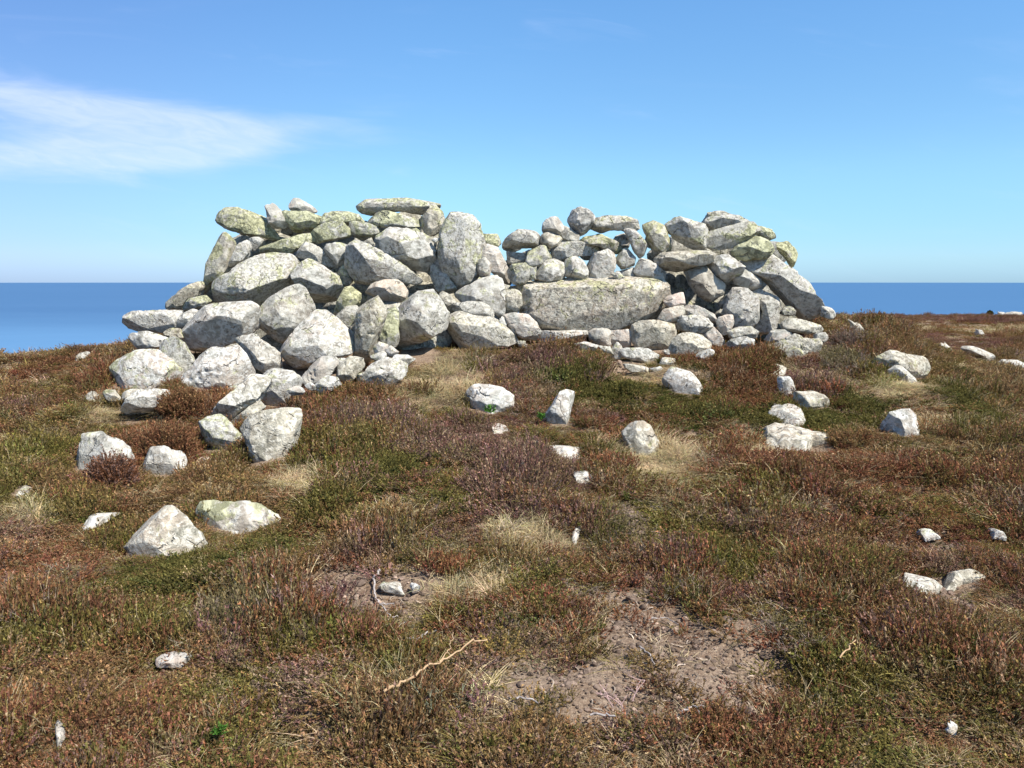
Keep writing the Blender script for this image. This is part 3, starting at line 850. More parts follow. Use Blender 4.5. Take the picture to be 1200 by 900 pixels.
    s('F', '366,162 430,98 490,108 558,160 564,202 500,234 440,219 376,192', 'plain grey stone in half shade under the leaning slab', L=.1, M=.2, B=.1, p=6, dy=.02)
    s('F', '182,72 230,8 320,-8 372,40 430,92 382,154 310,185 226,132', 'pale four sided stone with a yellow smear, right of the flat shelf stone', L=.6, M=.3, B=.7, p=8, dy=-.1, th=1.3)
    s('E', '76,412 120,368 280,358 390,343 449,375 438,444 330,464 240,494 130,484 81,452', 'flat shelf stone under the plump rounded crest stone', L=.3, M=.4, B=.6, p=6, dy=-.2, th=1.5)
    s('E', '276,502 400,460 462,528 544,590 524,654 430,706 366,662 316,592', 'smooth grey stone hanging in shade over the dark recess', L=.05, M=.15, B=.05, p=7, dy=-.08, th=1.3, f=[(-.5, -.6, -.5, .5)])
    s('F', '296,402 330,300 380,218 460,238 522,300 574,370 524,484 460,510 366,506', 'big bulging grey stone in the lower right of the wall', name='boulder', L=.2, M=.35, B=.6, p=6, dy=-.02)
    s('F', '478,233 560,238 662,300 724,345 684,402 659,520 570,542 506,524 560,390 528,310', 'craggy stone with a dark cleft, right of the big bulging stone', L=.25, M=.45, B=.6, p=6, dy=.05, rough=1.5)
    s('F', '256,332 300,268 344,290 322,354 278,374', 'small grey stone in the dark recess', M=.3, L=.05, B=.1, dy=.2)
    s('F', '251,440 290,412 357,422 364,472 322,545 278,550 251,502', 'small pink stone standing by the dark recess', W=.9, L=.1, M=.2, B=.4, dy=-.1)
    s('F', '326,532 400,503 480,498 540,540 524,580 420,582 346,592', 'low ribbed stone in front of the big bulging stone', M=.4, B=.6, dy=-.12, p=5)
    s('F', '296,634 350,588 430,568 499,588 496,640 400,655', 'flat white stone at the heather edge below the ribbed stone', B=1.0, M=.15, L=.1, dy=-.15)
    s('F', '716,482 760,438 850,448 980,490 976,534 880,546 780,530 726,514', 'flat grey slab in the shadow of the leaning slab', name='slab', cat='slab', M=.3, L=.3, B=.6, dy=-.12, p=7)
    s('F', '636,522 700,512 786,555 750,602 640,605 590,590', 'low beige stone sunk in dry grass below the craggy stone', W=.8, L=.2, M=.2, B=.5, dy=-.1)
    s('F', '636,640 720,598 800,548 860,588 960,588 989,630 940,705 880,775 820,765 740,712 680,675', 'broken pale block nearly buried at the right foot of the wall', L=.4, M=.4, B=1.0, p=7, Y=8.75, rough=1.4)
    s('F', '926,552 1000,538 1030,580 984,618 936,602', 'pinkish pale stone at the right end below the flat grey slab', W=.5, B=.7, M=.2, dy=-.2)
    s('F', '690,385 740,350 790,370 800,410 740,420 700,410', 'rough dark rubble stone wedged under the leaning slab', M=.9, L=.4, rough=2.0, dy=.1)
    s('K', '476,130 490,108 605,73 614,168 540,184 486,174', 'peach coloured square stone right of the great slab', W=.9, L=.1, M=.15, B=.4, p=9)
    s('K', '436,257 480,188 602,173 614,237 560,289 446,279', 'pale peach stone directly under the peach coloured square stone', W=.6, L=.1, M=.15, B=.6, p=8, dy=-.03)
    s('K', '606,222 618,173 690,163 760,198 829,230 829,284 780,294 740,246 640,240', 'long grey stone with warm tint below the dark recess', W=.4, M=.35, B=.3, L=.1, dy=-.02)
    s('K', '576,302 600,243 690,233 780,263 804,310 752,374 640,354 576,334', 'mottled rounded stone below the long grey stone', M=.6, B=.8, L=.15, dy=-.1)
    s('K', '246,400 258,318 300,283 430,278 520,293 559,350 534,424 450,485 380,485 288,464', 'large smooth rounded block under the right end of the slab', name='boulder', L=.1, M=.15, B=.6, p=7, dy=-.12, rough=.8)
    s('K', '511,502 558,368 640,358 740,388 804,440 776,504 700,545 600,552 518,527', 'broad whitish stone in the bottom course right of the rounded block', B=.9, M=.25, L=.15, dy=-.15, f=[(-.6, -.6, -.4, .6)])
    s('K', '688,530 770,468 830,490 804,534 740,575', 'small white stone at the right toe of the broad whitish stone', B=1.0, M=.15, dy=-.22)
    s('K', '746,380 800,308 852,348 894,420 884,462 800,445', 'cream stone slanting down beside the pink standing stone', W=.7, B=.8, L=.2, M=.1, dy=-.08)
    s('J', '726,277 850,268 872,300 866,394 790,396 734,364', 'neat square stone under the great slab, left one of two', W=.35, M=.3, B=.5, p=10, L=.1)
    s('J', '872,292 1010,278 1024,310 1004,404 930,386 876,374', 'squarish pinkish stone under the slab, right one of two', W=.55, M=.3, B=.5, p=9, L=.1)
    s('J', '876,422 920,368 959,400 964,465 920,485 881,468', 'small upright pale stone in front of the pair of square stones', W=.3, M=.2, B=.6, dy=-.15)
    s('K', '176,482 240,458 360,478 429,520 424,550 330,572 250,552 186,530', 'long low grey stone lying before the rounded block', M=.4, L=.2, B=.6, dy=-.15, p=5)
    s('K', '191,585 240,583 330,598 374,620 340,648 240,638 206,615', 'low white stone in red turf in front of the slab', B=1.0, M=.1, L=.0, dy=-.25)
    s('K', '436,592 460,533 544,545 554,578 490,610', 'small white angular stone in front of the broad whitish stone', B=1.0, M=.2, p=9, dy=-.2)
    s('K', '376,612 440,598 464,618 400,642', 'flat white chip between the two low white stones', B=1.0, M=.1, dy=-.25)
    s('K', '466,492 500,473 514,508 480,520', 'tiny white chip below the large rounded block', B=.9, M=.1, dy=-.15)
    s('J', '126,212 138,153 220,168 290,178 344,230 374,290 344,358 250,348 178,284', 'pinkish rounded stone below the left corner of the great slab', W=.6, L=.15, M=.3, B=.5, dy=-.08, p=6)
    s('J', '366,292 460,288 560,288 692,270 713,320 600,350 470,362 376,362', 'long thin pale stone supporting the great slab', W=.3, B=.7, M=.15, L=.1, th=1.2, p=6)
    s('J', '626,378 700,363 786,390 764,425 656,412', 'low stone at the turf edge under the pair of square stones', W=.3, M=.35, dy=-.2)
    s('J', '798,397 870,398 884,444 830,438', 'little flat stone left of the small upright pale stone', W=.3, M=.2, B=.6, dy=-.2)
    s('J', '82,222 115,188 144,220 134,256 88,245', 'small chock above the wide pale foot block', M=.3, dy=-.05)
    s('J', '222,362 270,358 280,395 228,398', 'little mossy chip at the turf line left of the thin supporting stone', L=.5, dy=-.12)
    # core stones seen only through the gaps; gap shade put into their dark colour
    core = [(300, 315), (345, 300), (395, 330), (440, 300), (470, 330), (505, 300), (320, 365), (370, 370), (420, 365), (460, 380),
            (515, 395), (500, 355), (545, 350), (280, 390), (340, 410), (395, 410), (235, 380), (300, 440), (275, 335), (545, 395),
            (335, 330), (475, 412), (265, 425), (285, 470), (300, 500),
            (800, 335), (830, 350), (815, 372), (862, 330), (885, 360), (905, 350), (908, 368), (850, 375), (880, 395), (790, 362), (640, 395), (690, 395), (740, 392)]
    crest = [(243, 342), (322, 284), (300, 272), (338, 268), (365, 272), (395, 268), (425, 276), (408, 290), (450, 262), (478, 262), (285, 290), (375, 290), (530, 300), (560, 300),
             (800, 290), (838, 296), (860, 302), (880, 292), (905, 296), (845, 262), (870, 272), (820, 310), (918, 325), (770, 300)]
    top = [(600, 286), (622, 303), (636, 288), (657, 300), (690, 296), (598, 312), (612, 322), (660, 277), (672, 318), (708, 290), (768, 282), (602, 345), (760, 325)]
    core += crest + top
    rg = np.random.default_rng(3)
    for x, y in core:
        k = 43 if y < 440 else 24
        if x >= 880 or x < 290:
            k = 26
        if 630 < x < 750:
            k = 12
        if (x, y) in crest:
            k = 15 if x != 770 else 9
        if (x, y) in top:
            k = 10
        a = np.linspace(0, 2 * math.pi, 9)[:-1] + rg.uniform(0, .5)
        pts = np.stack([x + k * rg.uniform(.8, 1.2, 8) * np.cos(a) * 1.2, y + k * rg.uniform(.75, 1.1, 8) * np.sin(a)], -1)
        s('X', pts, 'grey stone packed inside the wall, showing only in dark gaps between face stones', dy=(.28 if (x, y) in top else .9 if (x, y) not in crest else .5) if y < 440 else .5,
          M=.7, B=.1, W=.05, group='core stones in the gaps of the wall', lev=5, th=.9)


def loose_stones():
    g = 'loose stones lying in the heather'

    def s(*a, **k):
        k.setdefault('group', g); k.setdefault('loose', True); k.setdefault('B', 1.0); k.setdefault('M', .2); k.setdefault('L', .15); k.setdefault('W', .3)
        return stone(*a, **k)
    s('P', '285,410 330,360 420,290 530,213 570,240 640,310 692,370 682,425 620,440 500,450 400,440 320,425', 'large white three sided stone with a peak, lower left in the heather', name='boulder', p=9, f=[(.1, -.6, .8, .5)])
    s('P', '678,240 720,188 760,208 850,208 940,193 1000,250 1042,280 1032,325 900,340 760,340 698,315', 'wide broken whitish stone with a yellow spot, right of the peaked white stone', L=.55, M=.3, rough=1.6)
    s('P', '136,285 200,250 330,218 334,240 222,292 160,305', 'thin tilted pale stone left of the peaked white stone', lie=True)
    s('Q', '155,150 190,110 280,110 332,150 348,200 270,222 200,210 168,180', 'white block beside a bright green sprig, nearest the wall in the middle slope', p=8, M=.3, f=[(-.7, -.6, 0, .7)])
    s('Q', '228,260 260,243 348,258 338,284 250,280', 'flat cream stone just below the white block with the green sprig', W=.6, B=.7, lie=True)
    s('Q', '446,222 490,188 520,140 560,126 585,150 562,200 557,245 500,256', 'narrow slanting white stone right of the green sprig block', th=1.3)
    s('Q', '445,330 465,308 622,308 612,350 580,392 520,376 453,358', 'flat cream trapezoid stone in the middle of the slope', W=.6, B=.8, p=8, lie=True, rise=.11)
    s('Q', '772,300 800,258 850,250 890,283 924,330 912,362 830,372 788,342', 'round white split stone right of the cream trapezoid stone', p=6, rough=1.4)
    s('Q', '568,440 600,413 658,455 632,474 590,466', 'small white stone below the cream trapezoid stone', lie=True)
    s('Q', '568,695 578,638 602,638 602,664 582,705', 'little white splinter on the lower middle slope', lev=4, lie=True)
    s('K', '478,692 540,608 600,618 680,658 734,720 722,780 640,775 560,752 488,715', 'bright white angular stone in grass in front of the right wall', p=9, f=[(.3, -.6, .7, .55)])
    s('O', '193,150 290,136 367,170 352,222 320,250 270,245 228,180', 'white stone, topmost of the string of stones right of the wall foot', lie=True, rise=.12)
    s('O', '318,260 400,248 432,330 412,380 360,380 328,332', 'round white stone, second of the string right of the wall foot')
    s('O', '428,370 480,353 560,358 640,388 704,450 620,472 520,468 448,424', 'tilted white stone with a shaded lower edge, right in the string', p=8, f=[(-.2, -.6, -.75, .6)])
    s('O', '252,472 280,428 340,458 430,443 504,510 484,566 380,560 278,516', 'ridged cream stone just above the longest pale stone', W=.5, rough=1.4, lie=True, rise=.12)
    s('O', '192,662 230,598 320,553 470,568 560,598 680,598 784,640 650,676 540,712 450,790 360,762 258,730 200,705', 'longest pale stone, lowest of the string right of the wall foot', name='slab', M=.3, chip=.5, lie=True, rise=.17)
    s('N', '168,402 190,358 240,318 300,313 400,343 512,358 544,410 512,474 430,450 300,440 176,438', 'big flat topped white boulder on the right slope', name='boulder', L=.4, p=9, f=[(-.75, -.6, -.1, .5), (.15, -.5, .85, .5)])
    s('N', '266,462 330,408 400,438 484,515 440,528 360,500', 'thin white stone leaning below the flat topped boulder')
    s('N', '222,842 290,708 350,698 430,733 464,780 454,866 400,900 320,905 266,888', 'stout white boulder with a grey left side, alone in green growth', name='boulder', M=.4, L=.3, f=[(-.8, -.6, -.1, .45)])
    s('N', '776,292 810,268 880,278 974,325 1010,372 960,365 900,330 800,318', 'long white hump of rock on the right skyline slope', L=.1)
    s('N', '606,267 650,260 694,290 664,310', 'small pale stone left of the long white hump')
    s('N', '1036,397 1080,376 1160,378 1200,400 1264,420 1264,455 1120,448 1056,424', 'white rock ledge at the right edge of view')
    s('N', '-8,108 50,123 88,155 40,166 -8,142', 'pale stone in heather just right of the wall end')
    s('N', '225,180 240,176 254,190 238,196', 'tiny pale stone above the flat topped boulder', lev=4)
    s('R', '418,342 480,308 562,318 574,345 500,366 428,360', 'bleached rock showing through turf, lower right, left piece', M=.1, lie=True, rise=.13)
    s('R', '488,167 530,163 564,190 522,200', 'small bleached rock up the slope from the pair of bleached pieces', M=.1, lie=True)
    s('R', '575,335 600,278 640,293 718,283 718,312 640,326 590,355', 'bleached rock showing through turf, lower right, right piece', M=.1, lie=True)
    s('R', '728,165 770,173 784,197 740,190', 'small cream rock near the right edge of the slope', W=.5, M=.1, lie=True)
    s('R', '592,830 612,808 628,830 612,855 596,850', 'grey white pebble in the bottom right turf', M=.3, lev=4)
    s('T', '646,250 700,218 794,218 745,266 652,280', 'half buried pinkish stone low on the left', W=.7, B=.6, lie=True)
    s('G', '-12,345 20,320 70,312 84,330 40,360 -8,368', 'white stone on the far left slope below the sea', lev=5)
    s('G', '122,422 155,398 168,420 135,440', 'small pinkish stone on the left slope right of the white one', W=.6, lev=4)
    s('G', '46,632 90,593 130,598 178,648 130,662', 'rounded white stone in heather left of the cream boulder', lev=5)
    s('L', '330,875 400,885 480,868 504,885 480,905 340,905', 'flat cream stone above the thin tilted stone on the left', W=.5, lev=5) if False else None
    s('X', '18,575 30,555 40,565 36,580', 'grey pebble in the grass at the far left', M=.5, B=.5, lev=4, lie=True)
    s('X', '64,847 72,842 76,860 66,866', 'grey lichened pebble at the bottom left', M=.5, B=.6, lev=4, lie=True)
    s('X', '446,684 468,682 470,690 448,691', 'flat white pebble on the bare peat beside the curved root', lev=4, lie=True)
    s('X', '482,685 490,684 491,690 483,691', 'tiny cream pebble on the bare peat right of the flat white one', W=.6, lev=4, lie=True)
    # far across the heath
    g2 = 'pale rocks far across the heath'
    s('X', '1144,391 1145,387.5 1151,387 1153,390.5 1150,392', 'lone pale rock out on the straw coloured heath', group=g2, lev=4)
    s('X', '1170,369.5 1171,366 1177,366 1178,369.5', 'small white outcrop on the heath skyline, left of the long one', group=g2, lev=4)
    s('X', '1179,369.8 1181,366.5 1188,365.5 1197,366.5 1196,369.5 1188,370.2', 'long white outcrop on the heath skyline', group=g2, lev=4)


wall_stones()
loose_stones()
SA = np.array([s_[:6] for s_ in STONES])
SL = np.array([s_[6] for s_ in STONES])

# ------------------------------------------------------------------ heath plants
#  plant pieces are meshes of many small faces carrying 'shade' (leaf-to-leaf tone)


class Blades:
    def __init__(self):
        self.v, self.q, self.t, self.s, self.n = [], [], [], [], 0

    def add(self, V, quads=None, tris=None, shade=1.0):
        V = np.asarray(V, float)
        self.v.append(V)
        self.s.append(np.full(len(V), shade) if np.isscalar(shade) else np.asarray(shade))
        if quads is not None and len(quads):
            self.q.append(np.asarray(quads) + self.n)
        if tris is not None and len(tris):
            self.t.append(np.asarray(tris) + self.n)
        self.n += len(V)

    def faces(self):
        out = []
        if self.t: out.append(np.concatenate(self.t))
        if self.q: out.append(np.concatenate(self.q))
        return out

    def mesh(self, name, mat, link=True, tint=None):
        o = mesh_obj(name, np.concatenate(self.v), self.faces(), mat, smooth=False)
        a = o.data.attributes.new('shade', 'FLOAT', 'POINT')
        a.data.foreach_set('value', np.concatenate(self.s).astype(np.float32))
        if tint is not None:
            a = o.data.attributes.new('tint', 'FLOAT_VECTOR', 'POINT')
            a.data.foreach_set('vector', np.asarray(tint, np.float32).ravel())
        if not link:
            COL.objects.unlink(o)
        return o


def strip(b, pts, wid, side, shade):
    """a thin ribbon along pts"""
    n = len(pts)
    w = np.asarray(wid)[:, None] * side
    V = np.concatenate([pts - w, pts + w])
    q = [[i, i + 1, n + i + 1, n + i] for i in range(n - 1)]
    b.add(V, q, None, shade)


def heather_sprig(b, rg, base, d, length, leaf=0.012, nleaf=12, shade=1.0, stemw=0.0018):
    d = d / np.linalg.norm(d)
    bend = rg.normal(0, .25, 3)
    t = np.linspace(0, 1, 4)[:, None]
    pts = base + d * length * t + bend * length * t ** 2 * .5
    sd = np.cross(d, rg.normal(0, 1, 3)); sd /= np.linalg.norm(sd) + 1e-9
    strip(b, pts, np.array([1, .9, .7, .4]) * stemw, sd, shade * .6)
    tt = rg.uniform(.25, 1.0, nleaf)
    c = base + d * length * tt[:, None] + bend * length * (tt ** 2)[:, None] * .5
    ax = d + rg.normal(0, .65, (nleaf, 3))
    ax /= np.linalg.norm(ax, axis=1)[:, None]
    s2 = np.cross(ax, rg.normal(0, 1, (nleaf, 3)))
    s2 /= np.linalg.norm(s2, axis=1)[:, None] + 1e-9
    L = leaf * rg.uniform(.7, 1.4, nleaf)[:, None]
    V = np.stack([c - s2 * L * .28, c + s2 * L * .28, c + ax * L], 1).reshape(-1, 3)
    tr = np.arange(nleaf * 3).reshape(-1, 3)
    sh = np.repeat(shade * rg.uniform(.65, 1.4, nleaf), 3)
    b.add(V, None, tr, sh)


def heather_tuft(seed, n=34, rad=.07, h=.10):
    rg = np.random.default_rng(seed)
    b = Blades()
    for _ in range(n):
        a = rg.uniform(0, 2 * math.pi); r = rad * math.sqrt(rg.uniform())
        base = np.array([r * math.cos(a), r * math.sin(a), -.01])
        d = np.array([math.cos(a) * r / rad * .9, math.sin(a) * r / rad * .9, 1.0]) + rg.normal(0, .22, 3)
        heather_sprig(b, rg, base, d, h * rg.uniform(.55, 1.15), shade=rg.uniform(.7, 1.25))
    return b


def grass_tuft(seed, n=36, h=.125, rad=.055, lean=1.35):
    rg = np.random.default_rng(seed)
    b = Blades()
    for _ in range(n):
        a = rg.uniform(0, 2 * math.pi); r = rad * math.sqrt(rg.uniform())
        base = np.array([r * math.cos(a), r * math.sin(a), -.01])
        a2 = a + rg.normal(0, .7)
        out = np.array([math.cos(a2), math.sin(a2), 0]) * rg.uniform(.15, 1.0) * lean
        L = h * rg.uniform(.5, 1.2)
        t = np.linspace(0, 1, 5)[:, None]
        curl = rg.normal(0, .35, 3) * np.array([1, 1, .3])
        pts = base + L * (np.array([0, 0, 1.0]) * (t - .5 * t ** 2 * min(1.25, np.linalg.norm(out))) + out * t ** 1.5 + curl * t ** 2.5)
        sd = np.array([-math.sin(a2), math.cos(a2), 0.0]) + rg.normal(0, .3, 3)
        sd /= np.linalg.norm(sd)
        strip(b, pts, np.array([1, .95, .8, .5, .12]) * .0019 * rg.uniform(.7, 1.3), sd, rg.uniform(.7, 1.3) * np.tile(np.array([.75, .85, 1, 1.1, 1.15]), 2))
    return b


def leafy_tuft(seed, n=22, rad=.06, h=.07):
    rg = np.random.default_rng(seed)
    b = Blades()
    for _ in range(n):
        a = rg.uniform(0, 2 * math.pi); r = rad * math.sqrt(rg.uniform())
        base = np.array([r * math.cos(a), r * math.sin(a), -.01])
        d = np.array([math.cos(a) * .6, math.sin(a) * .6, 1.0]) + rg.normal(0, .3, 3)
        heather_sprig(b, rg, base, d, h * rg.uniform(.6, 1.2), leaf=.020, nleaf=9, shade=rg.uniform(.7, 1.25))
    return b


def twig_tuft(seed, n=10, rad=.07, h=.10):
    """bare grey heather stems, crossing and lying low"""
    rg = np.random.default_rng(seed)
    b = Blades()

    def branch(p, d, L, w, lev):
        t = np.linspace(0, 1, 4)[:, None]
        bend = rg.normal(0, .35, 3)
        pts = p + d * L * t + bend * L * t ** 2 * .5
        sd = np.cross(d, [0.3, .2, 1.0]); sd /= np.linalg.norm(sd) + 1e-9
        strip(b, pts, np.linspace(1, .5, 4) * w, sd, rg.uniform(.7, 1.3))
        if lev:
            for k in range(3):
                tt = rg.uniform(.3, 1)
                dd = d + rg.normal(0, .7, 3); dd[2] = abs(dd[2]) * .7
                branch(p + d * L * tt + bend * L * tt * tt * .5, dd / np.linalg.norm(dd), L * .55, w * .65, lev - 1)
    for _ in range(n):
        a = rg.uniform(0, 2 * math.pi)
        d = np.array([math.cos(a), math.sin(a), rg.uniform(.1, .8)]); d /= np.linalg.norm(d)
        branch(np.array([rg.normal(0, rad * .5), rg.normal(0, rad * .5), 0.0]), d, h * rg.uniform(.5, 1.0), .0028, 2)
    return b


LIB = bpy.data.collections.new('plant_pieces')
VAR = []
for k in range(4): VAR.append(heather_tuft(100 + k).mesh('heather_sprigs', M_PLANT, link=False))          # 0-3
for k in range(3): VAR.append(grass_tuft(200 + k).mesh('grass_blades', M_PLANT, link=False))              # 4-6
for k in range(2): VAR.append(leafy_tuft(300 + k).mesh('leaf_sprigs', M_PLANT, link=False))               # 7-8
for k in range(2): VAR.append(twig_tuft(400 + k).mesh('bare_twigs', M_PLANT, link=False))                 # 9-10
K_HEATH, K_GRASS, K_LEAF, K_TWIG = (0, 4), (4, 7), (7, 9), (9, 11)

# colours of the mosaic (linear)
C_RED = np.array([0.250, 0.118, 0.062])       # spent red-brown heather
C_PUR = np.array([0.245, 0.146, 0.108])       # purplish grey heather
C_BRN = np.array([0.265, 0.160, 0.074])       # tawny heath
C_OLV = np.array([0.190, 0.156, 0.048])       # olive
C_GRN = np.array([0.115, 0.112, 0.036])       # dark green
C_STR = np.array([0.470, 0.375, 0.215])       # bleached grass
C_GRY = np.array([0.280, 0.220, 0.165])       # dead grey stems
C_YGR = np.array([0.200, 0.190, 0.050])       # yellow green moss

# patches seen in the photograph: pixel, radii in pixels, kind, strength
PATCH = [(190, 675, 90, 32, 'g', 1.0), (330, 640, 60, 22, 'g', .6), (450, 560, 45, 22, 'g', .8), (670, 445, 40, 18, 'g', .8), (720, 455, 30, 18, 'g', .8),
         (945, 490, 70, 18, 'g', 1.1), (1130, 470, 30, 22, 'g', .7), (1030, 470, 60, 14, 'g', .7), (700, 640, 60, 28, 'g', .6), (790, 690, 60, 30, 'g', .7), (800, 470, 30, 30, 'g', .6),
         (640, 720, 60, 30, 'g', .6), (520, 600, 40, 20, 'g', .5), (850, 640, 70, 40, 'o', .7), (60, 590, 70, 22, 'o', .8), (40, 530, 50, 30, 'o', .7), (330, 820, 90, 40, 'o', .6),
         (60, 740, 70, 18, 'y', .8), (390, 745, 40, 10, 'y', .8), (20, 860, 40, 20, 'y', .5), (900, 600, 80, 30, 'o', .5), (1000, 660, 60, 30, 'o', .5), (980, 800, 90, 40, 'o', .5),
         (630, 430, 55, 14, 'p', 1.0), (570, 540, 80, 40, 'p', 1.0), (420, 490, 70, 18, 'p', .7), (660, 560, 40, 20, 'p', .6), (985, 420, 30, 20, 'w', 1.2), (940, 450, 40, 18, 'p', .6),
         (880, 440, 50, 22, 'r', 1.0), (840, 425, 40, 10, 'r', .9), (985, 535, 80, 20, 'r', 1.1), (1060, 540, 40, 20, 'r', .8), (130, 545, 50, 35, 'r', 1.0), (210, 520, 40, 20, 'r', 1.0), (235, 475, 50, 12, 'r', 1.0),
         (120, 440, 60, 25, 'r', .6), (60, 430, 60, 14, 'r', .7), (950, 640, 70, 30, 'r', .5), (60, 650, 60, 30, 'r', .6), (250, 560, 60, 18, 'b', .6), (80, 800, 80, 40, 'b', .7), (1050, 700, 90, 40, 'b', .6),
         (520, 445, 50, 26, 's', 1.0), (480, 470, 40, 16, 's', .7), (780, 540, 80, 30, 's', .9), (880, 520, 40, 20, 's', .9), (620, 620, 50, 30, 's', .8), (560, 690, 60, 34, 's', .7), (960, 440, 40, 12, 's', .7), (1060, 455, 60, 12, 's', .6),
         (350, 560, 40, 14, 's', .7), (120, 490, 25, 14, 's', .5), (30, 600, 30, 14, 's', .8), (730, 420, 40, 10, 's', 1.0), (760, 440, 40, 12, 's', .7), (930, 655, 30, 16, 's', .6), (1100, 500, 60, 30, 's', .3),
         (430, 690, 75, 36, 'B', 1.0), (470, 720, 50, 20, 'B', .7), (770, 735, 85, 38, 'B', 1.0), (840, 775, 85, 38, 'B', 1.0), (680, 805, 110, 36, 'B', 1.0), (760, 830, 70, 22, 'B', .9), (850, 815, 60, 26, 'B', .8), (740, 700, 45, 18, 'B', .7), (740, 600, 28, 26, 'B', .6), (1100, 690, 50, 22, 'B', .7), (1110, 640, 50, 14, 'B', .6),
         (735, 428, 30, 8, 'B', .7), (470, 755, 30, 10, 'B', .4), (580, 820, 50, 18, 'B', .5), (1020, 640, 30, 10, 'B', .4), (280, 730, 50, 18, 'w', .6), (930, 750, 50, 30, 'w', .8), (735, 605, 40, 22, 'w', .7), (20, 880, 40, 20, 'w', .6)]
PATCH_W = [(hit(px, row), px, row, rx, ry, k, s_) for px, row, rx, ry, k, s_ in PATCH]


def patch_weights(x, y):
    out = {}
    for P, px, row, rx, ry, k, s_ in PATCH_W:
        Y = P[1]
        rad_x = rx * Y / F
        y2 = hit_cache(px, row - ry)[1]; y1 = hit_cache(px, row + ry)[1]
        yc, rad_y = (y1 + y2) / 2, max(.08, (y2 - y1) / 2)
        w = s_ * np.exp(-((x - P[0]) / rad_x) ** 2 - ((y - yc) / rad_y) ** 2)
        out[k] = np.maximum(out.get(k, 0), w)
    return out


_hc = {}
def hit_cache(px, row):
    key = (px, row)
    if key not in _hc:
        _hc[key] = hit(px, row)
    return _hc[key]


def near_stones(x, y, z):
    """(inside a stone, closeness to a loose stone on the camera side)"""
    inside = np.zeros(len(x), bool)
    close = np.zeros(len(x))
    for (cx, cy, cz, rx, ry, rz), ls in zip(SA, SL):
        if cz - rz > ground(cx, cy)[0] + 0.5:
            continue
        m = (np.abs(x - cx) < rx + .5) & (np.abs(y - cy) < ry + .8)
        if not m.any():
            continue
        i = np.where(m)[0]
        d = np.hypot((x[i] - cx) / (rx * .93), (y[i] - cy) / (ry * .93))
        inside[i[d < 1]] = True
        # in front of the stone (towards the viewer's path) the growth is cropped short
        dx = np.clip(np.abs(x[i] - cx) - rx * .7, 0, None)
        dyf = np.clip(cy - ry - y[i], 0, None)
        c = np.exp(-(dx / .10) ** 2 - (dyf / (.30 if ls else .14)) ** 2) * (y[i] < cy)
        close[i] = np.maximum(close[i], c)
    return inside, close


def scatter_points():
    rg = np.random.default_rng(42)
    X, Y, S = [], [], []

    def region(n, y0, y1, k, scale, extra=.6):
        # n points with even density per ground area inside the wedge of view
        yy = np.sqrt(rg.uniform(y0 ** 2, y1 ** 2, n))
        xx = (rg.uniform(-1, 1, n) * (k * yy + extra))
        X.append(xx); Y.append(yy); S.append(np.full(n, scale))
    region(9500, 1.7, 4.6, .72, .80)
    region(13500, 4.6, 8.0, .70, 1.0)
    region(16500, 8.0, 13.5, .70, 1.15)
    # the heath beyond, to the right
    n = 15000
    yy = np.exp(rg.uniform(math.log(13.0), math.log(118.0), n))
    xx = yy * rg.uniform(.30, .78, n)
    X.append(xx); Y.append(yy); S.append(np.clip(yy / 14.0, 1.2, 4.0))
    return np.concatenate(X), np.concatenate(Y), np.concatenate(S)


